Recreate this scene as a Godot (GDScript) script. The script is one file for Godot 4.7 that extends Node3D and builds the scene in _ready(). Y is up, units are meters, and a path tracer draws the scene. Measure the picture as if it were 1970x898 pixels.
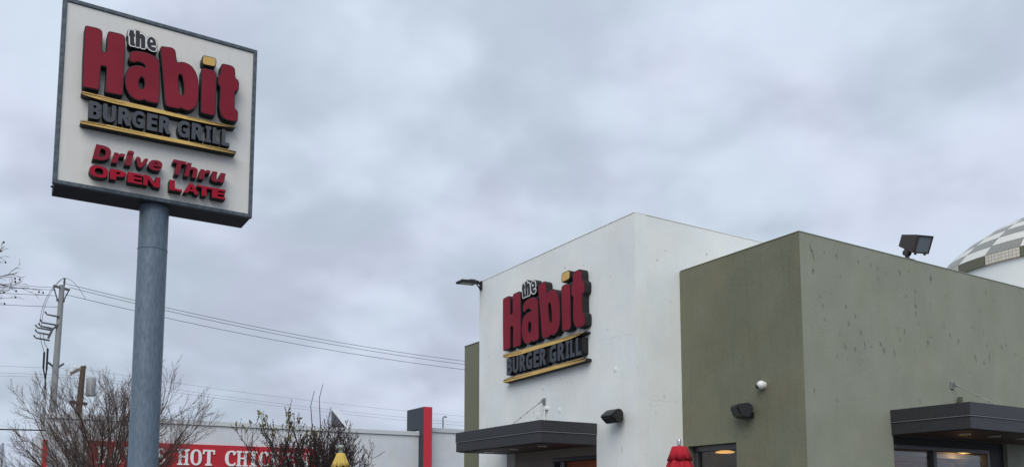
extends Node3D

# ---------------------------------------------------------------- helpers
var used := {}
var fonts := {}

func srgb(r: float, g: float, b: float) -> Color:
	return Color(r / 255.0, g / 255.0, b / 255.0)

func mat(c: Color, rough := 0.8, metal := 0.0) -> StandardMaterial3D:
	var m := StandardMaterial3D.new()
	m.albedo_color = c
	m.roughness = rough
	m.metallic = metal
	return m

func numbered(n: String) -> String:
	if not used.has(n):
		used[n] = 0
		return n
	used[n] += 1
	return "%s_%03d" % [n, used[n]]

func thing(called: String, label: String, category: String, at := Vector3.ZERO, group := "") -> Node3D:
	var o := Node3D.new()
	o.name = numbered(called)
	add_child(o, true)
	o.position = at
	o.set_meta("label", label)
	o.set_meta("category", category)
	if group != "":
		o.set_meta("group", group)
	return o

func part(called: String, mesh: Mesh, m: Material, parent: Node, xf := Transform3D.IDENTITY) -> MeshInstance3D:
	var o := MeshInstance3D.new()
	o.name = called
	o.mesh = mesh
	if m != null:
		o.material_override = m
	o.transform = xf
	parent.add_child(o, true)
	return o

func tag(o: Node, label: String, category: String, group := "") -> void:
	o.set_meta("label", label)
	o.set_meta("category", category)
	if group != "":
		o.set_meta("group", group)

func st_new() -> SurfaceTool:
	var st := SurfaceTool.new()
	st.begin(Mesh.PRIMITIVE_TRIANGLES)
	return st

func tri(st: SurfaceTool, a: Vector3, b: Vector3, c: Vector3, n: Vector3, ua := Vector2.ZERO, ub := Vector2.ZERO, uc := Vector2.ZERO) -> void:
	st.set_normal(n)
	if (c - a).cross(b - a).dot(n) < 0.0:
		st.set_uv(ua); st.add_vertex(a); st.set_uv(uc); st.add_vertex(c); st.set_uv(ub); st.add_vertex(b)
	else:
		st.set_uv(ua); st.add_vertex(a); st.set_uv(ub); st.add_vertex(b); st.set_uv(uc); st.add_vertex(c)

func flat(st: SurfaceTool, a: Vector3, b: Vector3, c: Vector3, inside: Vector3) -> void:
	var n := (c - a).cross(b - a)
	if n.length() < 1e-12:
		return
	n = n.normalized()
	if n.dot((a + b + c) / 3.0 - inside) < 0.0:
		n = -n
	tri(st, a, b, c, n)

# a box with chamfered edges, added to st
func bev(st: SurfaceTool, c: Vector3, s: Vector3, b := 0.01, bs := Basis.IDENTITY) -> void:
	var h := s / 2.0
	b = min(b, min(h.x, min(h.y, h.z)) * 0.6)
	var v := func(x: int, y: int, z: int, ax: int) -> Vector3:
		var p := Vector3(x * (h.x - (0.0 if ax == 0 else b)), y * (h.y - (0.0 if ax == 1 else b)), z * (h.z - (0.0 if ax == 2 else b)))
		return c + bs * p
	for sg in [-1, 1]:
		var q: Array
		q = [v.call(sg, -1, -1, 0), v.call(sg, 1, -1, 0), v.call(sg, 1, 1, 0), v.call(sg, -1, 1, 0)]
		flat(st, q[0], q[1], q[2], c); flat(st, q[0], q[2], q[3], c)
		q = [v.call(-1, sg, -1, 1), v.call(1, sg, -1, 1), v.call(1, sg, 1, 1), v.call(-1, sg, 1, 1)]
		flat(st, q[0], q[1], q[2], c); flat(st, q[0], q[2], q[3], c)
		q = [v.call(-1, -1, sg, 2), v.call(1, -1, sg, 2), v.call(1, 1, sg, 2), v.call(-1, 1, sg, 2)]
		flat(st, q[0], q[1], q[2], c); flat(st, q[0], q[2], q[3], c)
		for s2 in [-1, 1]:
			q = [v.call(sg, s2, -1, 0), v.call(sg, s2, 1, 0), v.call(sg, s2, 1, 1), v.call(sg, s2, -1, 1)]
			flat(st, q[0], q[1], q[2], c); flat(st, q[0], q[2], q[3], c)
			q = [v.call(sg, -1, s2, 0), v.call(sg, 1, s2, 0), v.call(sg, 1, s2, 2), v.call(sg, -1, s2, 2)]
			flat(st, q[0], q[1], q[2], c); flat(st, q[0], q[2], q[3], c)
			q = [v.call(-1, sg, s2, 1), v.call(1, sg, s2, 1), v.call(1, sg, s2, 2), v.call(-1, sg, s2, 2)]
			flat(st, q[0], q[1], q[2], c); flat(st, q[0], q[2], q[3], c)
			for s3 in [-1, 1]:
				flat(st, v.call(sg, s2, s3, 0), v.call(sg, s2, s3, 1), v.call(sg, s2, s3, 2), c)

func box(c: Vector3, s: Vector3, b := 0.01, bs := Basis.IDENTITY) -> ArrayMesh:
	var st := st_new()
	bev(st, c, s, b, bs)
	return st.commit()

# a round tube along points, one radius for each
func tube(st: SurfaceTool, pts: Array, rad: Array, sides := 8, caps := true) -> void:
	var rings := []
	var n := pts.size()
	var side := Vector3.ZERO
	for i in n:
		var d: Vector3
		if i == 0: d = pts[1] - pts[0]
		elif i == n - 1: d = pts[i] - pts[i - 1]
		else: d = pts[i + 1] - pts[i - 1]
		if d.length() < 1e-9:
			d = Vector3.UP
		d = d.normalized()
		if side == Vector3.ZERO:
			side = d.cross(Vector3.UP if abs(d.y) < 0.9 else Vector3.RIGHT).normalized()
		else:
			side = (side - d * side.dot(d)).normalized()
		var up := d.cross(side)
		var ring := []
		for k in sides:
			var a := TAU * k / sides
			ring.append(side * cos(a) + up * sin(a))
		rings.append(ring)
	for i in n - 1:
		for k in sides:
			var k2 := (k + 1) % sides
			var n0: Vector3 = rings[i][k]; var n1: Vector3 = rings[i][k2]; var n2: Vector3 = rings[i + 1][k2]; var n3: Vector3 = rings[i + 1][k]
			var a: Vector3 = pts[i] + n0 * rad[i]; var b: Vector3 = pts[i] + n1 * rad[i]
			var c: Vector3 = pts[i + 1] + n2 * rad[i + 1]; var d2: Vector3 = pts[i + 1] + n3 * rad[i + 1]
			var u0 := float(k) / sides; var u1 := float(k + 1) / sides
			var v0 := float(i) / (n - 1); var v1 := float(i + 1) / (n - 1)
			st.set_normal(n0); st.set_uv(Vector2(u0, v0)); st.add_vertex(a)
			st.set_normal(n3); st.set_uv(Vector2(u0, v1)); st.add_vertex(d2)
			st.set_normal(n2); st.set_uv(Vector2(u1, v1)); st.add_vertex(c)
			st.set_normal(n0); st.set_uv(Vector2(u0, v0)); st.add_vertex(a)
			st.set_normal(n2); st.set_uv(Vector2(u1, v1)); st.add_vertex(c)
			st.set_normal(n1); st.set_uv(Vector2(u1, v0)); st.add_vertex(b)
	if caps:
		for e in [0, n - 1]:
			var dn: Vector3 = ((pts[0] - pts[1]) if e == 0 else (pts[n - 1] - pts[n - 2])).normalized()
			for k in range(1, sides - 1):
				tri(st, pts[e] + rings[e][0] * rad[e], pts[e] + rings[e][k] * rad[e], pts[e] + rings[e][k + 1] * rad[e], dn)

func tube_mesh(pts: Array, r: float, sides := 8) -> ArrayMesh:
	var st := st_new()
	var rad := []
	for p in pts: rad.append(r)
	tube(st, pts, rad, sides)
	return st.commit()

# surface of revolution about y: profile of (radius, height)
func lathe(prof: Array, sides := 24, wob = null) -> ArrayMesh:
	var st := st_new()
	st.set_smooth_group(0)
	for i in prof.size() - 1:
		for k in sides:
			var a0 := TAU * k / sides; var a1 := TAU * (k + 1) / sides
			var q := []
			for e in [[i, a0], [i, a1], [i + 1, a1], [i + 1, a0]]:
				var r: float = prof[e[0]].x; var y: float = prof[e[0]].y
				if wob != null:
					var w: Vector2 = wob.call(e[1], r, y); r = w.x; y = w.y
				q.append(Vector3(r * sin(e[1]), y, r * cos(e[1])))
			st.add_vertex(q[0]); st.add_vertex(q[3]); st.add_vertex(q[2])
			st.add_vertex(q[0]); st.add_vertex(q[2]); st.add_vertex(q[1])
	st.index()
	st.generate_normals()
	return st.commit()

func to_poly(f: Array) -> PackedVector2Array:
	var p := PackedVector2Array()
	for i in f.size() / 2:
		p.append(Vector2(f[2 * i], f[2 * i + 1]))
	return p

func grown(p: PackedVector2Array, d: float) -> PackedVector2Array:
	var r := Geometry2D.offset_polygon(p, d, Geometry2D.JOIN_ROUND)
	return r[0] if r.size() > 0 else p

# rounds corners of a traced outline (Chaikin)
func softened(p: PackedVector2Array, times := 1) -> PackedVector2Array:
	for t in times:
		var q := PackedVector2Array()
		for i in p.size():
			var a := p[i]; var b := p[(i + 1) % p.size()]
			var l := a.distance_to(b)
			var f := clampf(0.02 / max(l, 1e-4), 0.0, 0.25)
			q.append(a.lerp(b, f)); q.append(a.lerp(b, 1.0 - f))
		p = q
	return p

func keyhole(outer: PackedVector2Array, hole: PackedVector2Array) -> PackedVector2Array:
	if Geometry2D.is_polygon_clockwise(outer): outer.reverse()
	if not Geometry2D.is_polygon_clockwise(hole): hole.reverse()
	var bi := 0; var bj := 0; var bd := 1e9
	for i in outer.size():
		for j in hole.size():
			var d := outer[i].distance_squared_to(hole[j])
			if d < bd: bd = d; bi = i; bj = j
	var q := PackedVector2Array()
	for i in bi + 1: q.append(outer[i])
	for j in hole.size() + 1: q.append(hole[(bj + j) % hole.size()] + (Vector2(0, 1e-5) if j == hole.size() else Vector2.ZERO))
	for i in range(bi, outer.size()): q.append(outer[i] + (Vector2(1e-5, 1e-5) if i == bi else Vector2.ZERO))
	return q

# prism of a 2-D outline between depths z0 and z1 (cap at z1 faces +z), uv in metres / 8
func prism(st: SurfaceTool, outer: PackedVector2Array, z0: float, z1: float, xf := Transform3D.IDENTITY, hole := PackedVector2Array(), back := true) -> void:
	var cap := outer if hole.size() == 0 else keyhole(outer.duplicate(), hole.duplicate())
	var idx := Geometry2D.triangulate_polygon(cap)
	var nf := (xf.basis * Vector3(0, 0, 1)).normalized()
	for i in idx.size() / 3:
		var a := cap[idx[3 * i]]; var b := cap[idx[3 * i + 1]]; var c := cap[idx[3 * i + 2]]
		tri(st, xf * Vector3(a.x, a.y, z1), xf * Vector3(b.x, b.y, z1), xf * Vector3(c.x, c.y, z1), nf, uvm(a), uvm(b), uvm(c))
		if back:
			tri(st, xf * Vector3(a.x, a.y, z0), xf * Vector3(b.x, b.y, z0), xf * Vector3(c.x, c.y, z0), -nf, uvm(a), uvm(b), uvm(c))
	for loop in [outer, hole]:
		if loop.size() == 0: continue
		var cw := Geometry2D.is_polygon_clockwise(loop)
		for i in loop.size():
			var a: Vector2 = loop[i]; var b: Vector2 = loop[(i + 1) % loop.size()]
			if a.distance_to(b) < 1e-6: continue
			var d := (b - a).normalized()
			var n2 := Vector2(-d.y, d.x) if cw else Vector2(d.y, -d.x)
			if loop == hole: n2 = -n2
			var n := (xf.basis * Vector3(n2.x, n2.y, 0)).normalized()
			var p := [xf * Vector3(a.x, a.y, z0), xf * Vector3(b.x, b.y, z0), xf * Vector3(b.x, b.y, z1), xf * Vector3(a.x, a.y, z1)]
			tri(st, p[0], p[1], p[2], n, uvm(a), uvm(b), uvm(b) + Vector2((z1 - z0) / 8.0, 0))
			tri(st, p[0], p[2], p[3], n, uvm(a), uvm(b) + Vector2((z1 - z0) / 8.0, 0), uvm(a) + Vector2((z1 - z0) / 8.0, 0))

func uvm(p: Vector2) -> Vector2:
	return Vector2(p.x / 8.0, 1.0 - p.y / 8.0)

func prism_mesh(outer: PackedVector2Array, z0: float, z1: float, xf := Transform3D.IDENTITY, hole := PackedVector2Array()) -> ArrayMesh:
	var st := st_new()
	prism(st, outer, z0, z1, xf, hole)
	return st.commit()

func rect(x0: float, y0: float, x1: float, y1: float) -> PackedVector2Array:
	return PackedVector2Array([Vector2(x0, y0), Vector2(x1, y0), Vector2(x1, y1), Vector2(x0, y1)])

# one glyph as an extruded letter fitted to a box; surface 0 = face, surface 1 = returns
func glyph(ch: String, font: String, u0: float, u1: float, v0: float, v1: float, depth: float, lean: float, face: Material, edge: Material) -> ArrayMesh:
	var t := TextMesh.new()
	t.font = fonts[font]
	t.text = ch
	t.font_size = 64
	t.pixel_size = 0.01
	t.curve_step = 2.0
	t.depth = 1.0
	var arr := t.get_mesh_arrays()
	var vs: PackedVector3Array = arr[Mesh.ARRAY_VERTEX]
	var ns: PackedVector3Array = arr[Mesh.ARRAY_NORMAL]
	var ix: PackedInt32Array = arr[Mesh.ARRAY_INDEX]
	var lo := vs[0]; var hi := vs[0]
	for v in vs:
		lo = lo.min(v); hi = hi.max(v)
	var w := (u1 - u0) - absf(lean) * (v1 - v0)
	var f := func(v: Vector3) -> Vector3:
		var y := (v.y - lo.y) / (hi.y - lo.y) * (v1 - v0)
		return Vector3(u0 + (v.x - lo.x) / (hi.x - lo.x) * w + lean * y, v0 + y, (v.z - lo.z) / (hi.z - lo.z) * depth)
	var sf := st_new(); var se := st_new()
	for i in ix.size() / 3:
		var a := ix[3 * i]; var b := ix[3 * i + 1]; var c := ix[3 * i + 2]
		var pa: Vector3 = f.call(vs[a]); var pb: Vector3 = f.call(vs[b]); var pc: Vector3 = f.call(vs[c])
		var n := ns[a]
		if n.z > 0.9:
			tri(sf, pa, pb, pc, Vector3(0, 0, 1))
		else:
			tri(se, pa, pb, pc, (pc - pa).cross(pb - pa).normalized() if (pc - pa).cross(pb - pa).dot(n) >= 0 else -(pc - pa).cross(pb - pa).normalized())
	sf.set_material(face); se.set_material(edge)
	var m := sf.commit()
	m = se.commit(m)
	return m

# traced outline letter: dark returns and trim, coloured face inset in it
func channel(outer: PackedVector2Array, hole: PackedVector2Array, depth: float, trim: float, face: Material, edge: Material) -> ArrayMesh:
	outer = softened(outer)
	var se := st_new(); var sf := st_new()
	prism(se, outer, 0.0, depth - 0.006, Transform3D.IDENTITY, hole)
	var inner := grown(outer, -trim)
	prism(sf, inner, depth - 0.005, depth, Transform3D.IDENTITY, grown(hole, trim * 0.8) if hole.size() else hole, false)
	sf.set_material(face); se.set_material(edge)
	var m := sf.commit()
	return se.commit(m)

# ---------------------------------------------------------------- textures
func noise(seed_: int, freq: float, oct := 4) -> FastNoiseLite:
	var n := FastNoiseLite.new()
	n.seed = seed_
	n.noise_type = FastNoiseLite.TYPE_SIMPLEX_SMOOTH
	n.frequency = freq
	n.fractal_octaves = oct
	return n

# painted stucco, 8 m x 8 m: colour with blotches, faint runs, marks given as u, v, length, strength (metres)
func stucco(base: Color, seed_: int, blotch: float, runs: float, marks: Array, mark_col: Color, speck := 0.0, cracks := [], bloom := 0.0, chalk := Color.WHITE) -> ImageTexture:
	var n := 1024
	var img := Image.create(n, n, false, Image.FORMAT_RGB8)
	var a := noise(seed_, 0.006, 4); var b := noise(seed_ + 1, 0.09, 2); var c := noise(seed_ + 2, 0.05, 3)
	var w := noise(seed_ + 7, 0.2, 2)
	for y in n:
		for x in n:
			var m := 1.0 + a.get_noise_2d(x, y) * blotch + b.get_noise_2d(x, y) * blotch * 0.35
			m += minf(0.0, c.get_noise_2d(x * 1.6, y * 0.12) + 0.12) * runs
			if speck > 0.0:
				var s := w.get_noise_2d(x, y * 0.7) + a.get_noise_2d(x + 500, y) * 0.5
				if s > 0.52: m -= speck * (s - 0.52) * 3.0
			var wob := a.get_noise_2d(x + 3000, y + 900) * blotch * 0.4
			var col := base
			if bloom > 0.0:
				col = base.lerp(chalk, clampf(bloom + a.get_noise_2d(x * 2.0 + 77, y * 1.4) * 0.12 + w.get_noise_2d(x * 1.7, y + 300) * 0.16, 0.0, 1.0))
			img.set_pixel(x, y, Color(col.r * (m + wob), col.g * m, col.b * (m - wob)))
	var rng := RandomNumberGenerator.new()
	rng.seed = seed_
	for i in marks.size() / 4:
		var px: float = marks[4 * i] / 8.0 * n; var py: float = (1.0 - marks[4 * i + 1] / 8.0) * n
		var ln: float = maxf(marks[4 * i + 2] / 8.0 * n, 2.0) * 1.1; var st: float = marks[4 * i + 3] / 3.0
		var wd := rng.randf_range(2.2, 5.0); var sl := rng.randf_range(-0.1, 0.45)
		for yy in range(int(py - ln * 1.6), int(py + ln * 1.6) + 1):
			for xx in range(int(px - 10), int(px + 11)):
				var dy := (yy - py) / ln; var dx := (xx - px - (yy - py) * sl) / wd
				var r := dx * dx + dy * dy
				var k := clampf((1.0 - r) * 1.5 + w.get_noise_2d(xx * 2.2, yy * 1.4) * 2.2 - 0.35, 0.0, 1.0) * st * 0.8
				if k > 0.01 and r < 2.5:
					var q := posmod(xx, n); var z := posmod(yy, n)
					img.set_pixel(q, z, img.get_pixel(q, z).lerp(mark_col, k))
	for i in cracks.size() / 4:
		var a0 := Vector2(cracks[4 * i] / 8.0 * n, (1.0 - cracks[4 * i + 1] / 8.0) * n); var a1 := Vector2(cracks[4 * i + 2] / 8.0 * n, (1.0 - cracks[4 * i + 3] / 8.0) * n)
		var steps := int(a0.distance_to(a1))
		for k in steps:
			var q := a0.lerp(a1, float(k) / steps) + Vector2(0, w.get_noise_1d(k * 0.7 + i * 99) * 4.0)
			var xx := posmod(int(q.x), n); var yy := posmod(int(q.y), n)
			if w.get_noise_1d(k * 0.4 + i * 31 + 700) > -0.15:
				img.set_pixel(xx, yy, img.get_pixel(xx, yy).lerp(mark_col, 0.3))
	img.generate_mipmaps()
	return ImageTexture.create_from_image(img)

func relief(seed_: int, freq: float, strength: float, size := 1024) -> ImageTexture:
	var nn := noise(seed_, freq, 4)
	var img := nn.get_seamless_image(size, size)
	img.convert(Image.FORMAT_RGBA8)
	img.bump_map_to_normal_map(strength)
	img.generate_mipmaps()
	return ImageTexture.create_from_image(img)

func blotchy(c0: Color, c1: Color, seed_: int, fx: float, fy: float, w := 512, h := 512, edge := 0.25, bias := 0.0) -> ImageTexture:
	var img := Image.create(w, h, false, Image.FORMAT_RGB8)
	var a := noise(seed_, 1.0, 4)
	for y in h:
		for x in w:
			var t := clampf(0.5 + (a.get_noise_2d(x * fx, y * fy) + bias) / edge, 0.0, 1.0)
			img.set_pixel(x, y, c0.lerp(c1, t))
	img.generate_mipmaps()
	return ImageTexture.create_from_image(img)

func textured(t: Texture2D, rough := 0.85, nm: Texture2D = null, ns := 0.5) -> StandardMaterial3D:
	var m := StandardMaterial3D.new()
	m.albedo_texture = t
	m.roughness = rough
	if nm != null:
		m.normal_enabled = true
		m.normal_texture = nm
		m.normal_scale = ns
	return m

# ---------------------------------------------------------------- camera, sky, sun
const FOCAL := 1631.535   # pixels of the 1970 x 898 photograph
const CX := 979.0
const CY := 805.4
var eye := Vector3(0, 1.6, 0)
var cam_basis := Basis.from_euler(Vector3(deg_to_rad(5.977), deg_to_rad(-31.732), 0))

func dir_of(px: float, py: float) -> Vector3:
	return (cam_basis * Vector3((px - CX) / FOCAL, (CY - py) / FOCAL, -1.0)).normalized()

func make_camera() -> void:
	var cam := Camera3D.new()
	cam.name = "camera"
	cam.projection = Camera3D.PROJECTION_FRUSTUM
	cam.near = 0.1
	cam.far = 2000.0
	cam.size = 0.1 * 898.0 / FOCAL
	cam.frustum_offset = Vector2(0.1 * (985.0 - CX) / FOCAL, 0.1 * (CY - 449.0) / FOCAL)
	cam.transform = Transform3D(cam_basis, eye)
	add_child(cam)
	cam.current = true

func make_sky() -> void:
	var w := 2048; var h := 1024
	var img := Image.create(w, h, false, Image.FORMAT_RGBF)
	var big := noise(11, 0.9, 3); var mid := noise(23, 2.1, 6); var fine := noise(29, 5.5, 5); var hue := noise(37, 1.6, 2)
	mid.fractal_gain = 0.5
	# broad banks of cloud in view: pixel x, y, spread x, spread y, lighter / darker
	var banks := [[610, 120, 90, 130, -0.15], [830, 240, 130, 130, -0.07], [150, 560, 200, 110, -0.13], [560, 500, 230, 90, -0.17], [1190, 330, 120, 70, -0.2], [1000, 440, 130, 70, -0.12], [1600, 300, 260, 110, -0.06], [880, 560, 60, 90, -0.08], [430, 650, 180, 60, -0.1],
		[60, 60, 160, 170, 0.3], [560, 320, 80, 50, 0.2], [1330, 110, 140, 80, 0.26], [1650, 80, 280, 80, 0.2], [1000, 80, 120, 80, 0.1], [840, 390, 40, 70, 0.14], [680, 380, 60, 60, 0.12], [1060, 330, 30, 50, 0.15], [30, 850, 170, 70, 0.6], [330, 770, 120, 50, 0.2], [560, 740, 260, 40, 0.1], [800, 640, 140, 60, 0.14], [820, 760, 120, 50, 0.2], [1880, 220, 60, 50, 0.12], [1450, 440, 120, 40, 0.05], [1920, 400, 100, 50, 0.1]]
	var bd := []
	for b in banks:
		bd.append([dir_of(b[0], b[1]), FOCAL / b[2], FOCAL / b[3], b[4]])
	var right := cam_basis.x
	for y in h:
		var th := PI * (y + 0.5) / h
		var cy := cos(th); var sy := sin(th)
		for x in w:
			var az := ((x + 0.5) / w - 0.5) * TAU
			var d := Vector3(sin(az) * sy, cy, -cos(az) * sy)
			if cy < -0.03:
				img.set_pixel(x, y, Color(0.2, 0.2, 0.2))
				continue
			var p := d / (maxf(cy, 0.0) + 0.55)
			var t := hue.get_noise_3dv(p * 2.0)
			var puff := mid.get_noise_3dv(p * Vector3(1.7, 2.6, 1.7)) + big.get_noise_3dv(p * 2.2) * 0.6
			var v := 0.425 + 0.125 * smoothstep(-0.35, 0.5, puff) + fine.get_noise_3dv(p * 1.6 + Vector3(puff, 0, puff) * 0.1) * 0.035 + maxf(cy, 0.0) * 0.12
			if d.dot(-cam_basis.z) > 0.5:
				for b in bd:
					var dd: Vector3 = d - b[0]
					var a: float = dd.dot(right); var e2: float = dd.length_squared() - a * a
					var g: float = a * a * b[1] * b[1] + e2 * b[2] * b[2]
					if g < 9.0:
						v *= 1.0 + 1.25 * b[3] * exp(-0.5 * g)
			var c := Color(0.85, 0.996, 1.175).lerp(Color(0.892, 0.982, 1.212), clampf(0.5 + t * 1.6, 0, 1))
			# thin bright cloud is less blue
			c = c.lerp(Color(0.90, 1.0, 1.15), clampf((v - 0.48) * 3.6, 0.0, 1.0))
			img.set_pixel(x, y, Color(c.r * v, c.g * v, c.b * v))
	var pm := PanoramaSkyMaterial.new()
	pm.panorama = ImageTexture.create_from_image(img)
	pm.filter = true
	var sky := Sky.new()
	sky.sky_material = pm
	var env := Environment.new()
	env.background_mode = Environment.BG_SKY
	env.sky = sky
	env.tonemap_mode = Environment.TONE_MAPPER_LINEAR
	env.tonemap_exposure = 1.25
	env.sdfgi_enabled = true
	env.ssao_enabled = true
	env.ssil_enabled = true
	var we := WorldEnvironment.new()
	we.name = "environment"
	we.environment = env
	add_child(we)

func make_sun() -> void:
	var sun := DirectionalLight3D.new()
	sun.name = "sun"
	sun.light_energy = 0.5
	sun.light_angular_distance = 50.0
	sun.light_color = Color(1.0, 0.985, 0.96)
	sun.shadow_enabled = true
	add_child(sun)
	sun.look_at_from_position(Vector3.ZERO, -Vector3(-0.62, 0.95, 0.68), Vector3.UP)

# ---------------------------------------------------------------- materials shared
var M := {}

func make_materials() -> void:
	for f in [["plain", "Droid Sans", 0.0], ["sans_block", "Droid Sans", 0.8], ["sans_heavy", "Droid Sans", 0.7], ["serif", "Droid Serif", 0.25]]:
		var sf := SystemFont.new()
		sf.font_names = PackedStringArray([f[1]])
		sf.font_weight = 700
		var fv := FontVariation.new()
		fv.base_font = sf
		fv.variation_embolden = f[2]
		fonts[f[0]] = fv
	M.bump = relief(5, 0.25, 2.0)
	M.white = textured(stucco(srgb(231, 234, 231), 101, 0.035, 0.02, [-13.1, 3.95, 0.02, 1, -12.95, 3.96, 0.02, 1, -12.8, 3.94, 0.015, 1, -11.7, 4.75, 0.03, 1, -11.35, 2.6, 0.06, 1, -14.1, 3.5, 0.05, 1, -15.9, 4.9, 0.04, 1, -16.0, 3.4, 0.06, 1, -11.6, 5.7, 0.03, 1, 9.8, 5.9, 0.02, 2, 10.1, 5.2, 0.02, 1, 11.0, 6.2, 0.03, 2, 11.6, 6.1, 0.02, 1, 10.0, 6.1, 0.02, 1, 9.7, 3.2, 0.04, 1], srgb(140, 140, 138), 0.0, [-16.3, 4.12, -15.55, 4.26, -12.0, 4.6, -11.0, 4.55, 9.5, 3.42, 10.3, 3.43, -13.6, 3.98, -13.0, 4.05, -14.6, 3.3, -14.1, 3.36]), 0.9, M.bump, 0.1)
	var olive := srgb(114, 115, 95)
	M.green_left = textured(stucco(olive, 202, 0.08, 0.07, [], srgb(60, 62, 50), 0.1), 0.8, M.bump, 0.16)
	var marks := [10.60, 5.49, 0.12, 3, 10.61, 5.20, 0.05, 3, 10.88, 5.53, 0.02, 2, 11.18, 5.52, 0.04, 2, 11.25, 5.21, 0.03, 1, 11.72, 5.51, 0.04, 2, 12.04, 5.51, 0.04, 2, 12.21, 5.48, 0.03, 2, 12.21, 5.30, 0.03, 1, 12.43, 5.43, 0.03, 1, 12.80, 5.50, 0.05, 3, 13.06, 5.54, 0.03, 2, 13.69, 5.53, 0.07, 3, 13.22, 5.23, 0.04, 3, 13.21, 5.10, 0.05, 2, 13.21, 4.98, 0.05, 3, 13.20, 4.84, 0.06, 2, 12.95, 5.11, 0.03, 2, 10.73, 4.82, 0.04, 1, 11.00, 4.90, 0.02, 1, 10.81, 4.68, 0.04, 2, 10.83, 4.47, 0.04, 2, 11.36, 4.73, 0.04, 2, 11.58, 4.61, 0.04, 2, 11.41, 4.47, 0.04, 2, 11.71, 4.36, 0.04, 2, 12.86, 4.51, 0.06, 3, 12.67, 4.53, 0.03, 1, 12.72, 4.36, 0.05, 2, 11.79, 4.18, 0.06, 3, 11.97, 4.16, 0.02, 2, 12.20, 4.23, 0.05, 3, 12.28, 4.13, 0.05, 3, 12.56, 4.11, 0.07, 2, 11.30, 4.10, 0.06, 2, 11.55, 4.08, 0.04, 2, 11.19, 4.29, 0.04, 1, 13.51, 4.38, 0.05, 3, 14.01, 4.73, 0.07, 2, 14.17, 4.58, 0.05, 2, 14.42, 4.51, 0.04, 3, 14.09, 5.25, 0.03, 1, 13.62, 5.07, 0.03, 1, 13.60, 4.49, 0.02, 2, 13.11, 4.19, 0.04, 1, 12.70, 3.90, 0.02, 1, 11.10, 3.92, 0.04, 1, 11.35, 3.90, 0.02, 1, 14.93, 4.25, 0.08, 2, 15.20, 4.19, 0.04, 2, 15.38, 4.31, 0.07, 3, 15.33, 4.53, 0.04, 2, 15.81, 4.54, 0.06, 2, 15.98, 4.60, 0.03, 2, 16.29, 4.45, 0.03, 2, 15.40, 5.51, 0.04, 2, 15.65, 5.40, 0.04, 1, 15.18, 5.15, 0.05, 1, 14.73, 3.98, 0.02, 2, 10.53, 3.34, 0.06, 2, 11.06, 3.23, 0.03, 1, 13.20, 3.36, 0.05, 2, 10.89, 3.84, 0.02, 1, 13.26, 4.68, 0.04, 1, 13.97, 5.16, 0.03, 1, 14.90, 4.80, 0.03, 1, 15.23, 4.73, 0.05, 1, 12.55, 3.68, 0.02, 1]
	M.green_right = textured(stucco(olive, 303, 0.03, 0.03, marks, srgb(78, 82, 70), 0.08, [], 0.72, srgb(152, 156, 142)), 0.8, M.bump, 0.16)
	M.coping = mat(srgb(168, 172, 174), 0.6)
	M.coping_green = mat(srgb(84, 88, 72), 0.6)
	M.canopy = textured(blotchy(srgb(52, 53, 56), srgb(57, 58, 61), 9, 0.06, 0.02), 0.45)
	M.canopy.metallic = 0.2
	M.canopy.uv1_triplanar = true
	M.canopy.uv1_world_triplanar = true
	M.canopy.uv1_scale = Vector3(0.6, 0.6, 0.6)
	M.bright = mat(srgb(190, 190, 192), 0.3, 0.8)
	M.steel = mat(srgb(150, 150, 148), 0.45, 0.7)
	M.soffit = mat(srgb(58, 38, 32), 0.6)
	M.dark = mat(srgb(34, 35, 38), 0.6)
	M.plastic = mat(srgb(20, 21, 23), 0.42)
	M.frame = mat(srgb(92, 92, 95), 0.4, 0.6)
	M.taupe = mat(srgb(142, 131, 124), 0.85)
	M.door = mat(srgb(150, 72, 34), 0.55)
	M.wood = textured(blotchy(srgb(132, 52, 34), srgb(156, 72, 46), 77, 0.05, 0.01), 0.5)
	M.glass = mat(Color(0.12, 0.14, 0.15, 0.08), 0.02)
	M.glass.transparency = BaseMaterial3D.TRANSPARENCY_ALPHA
	M.floor_in = mat(srgb(90, 80, 72), 0.7)
	M.room = mat(srgb(52, 45, 41), 0.9)
	M.ceiling = mat(srgb(205, 205, 208), 0.9)
	M.letter_edge = mat(srgb(17, 17, 20), 0.6)
	M.red = textured(blotchy(srgb(126, 28, 46), srgb(134, 32, 50), 61, 0.01, 0.01), 0.6)
	M.red.metallic_specular = 0.3
	M.red_bright = mat(srgb(158, 16, 44), 0.6)
	M.red_bright.metallic_specular = 0.3
	M.gold = textured(blotchy(srgb(216, 178, 96), srgb(206, 166, 88), 63, 0.02, 0.02), 0.45)
	M.charcoal = mat(srgb(64, 68, 77), 0.6)
	M.ink = mat(srgb(30, 31, 37), 0.6)
	M.whiteface = mat(srgb(228, 228, 226), 0.5)
	M.wire = mat(srgb(52, 52, 58), 0.7)
	M.white_plastic = mat(srgb(226, 226, 224), 0.35)

# ---------------------------------------------------------------- our restaurant
const WX := 9.306    # west wall of the white tower
const WZ := -10.92   # south wall of the white tower
const GX := 10.32    # west wall of the green block
const GZ := -8.31    # south wall of the green block

# frame for walls that face -x: local x runs along -z, local z points to -x
func west(x: float) -> Transform3D:
	return Transform3D(Basis(Vector3(0, 0, 1), Vector3(0, 1, 0), Vector3(-1, 0, 0)), Vector3(x, 0, 0))

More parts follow.
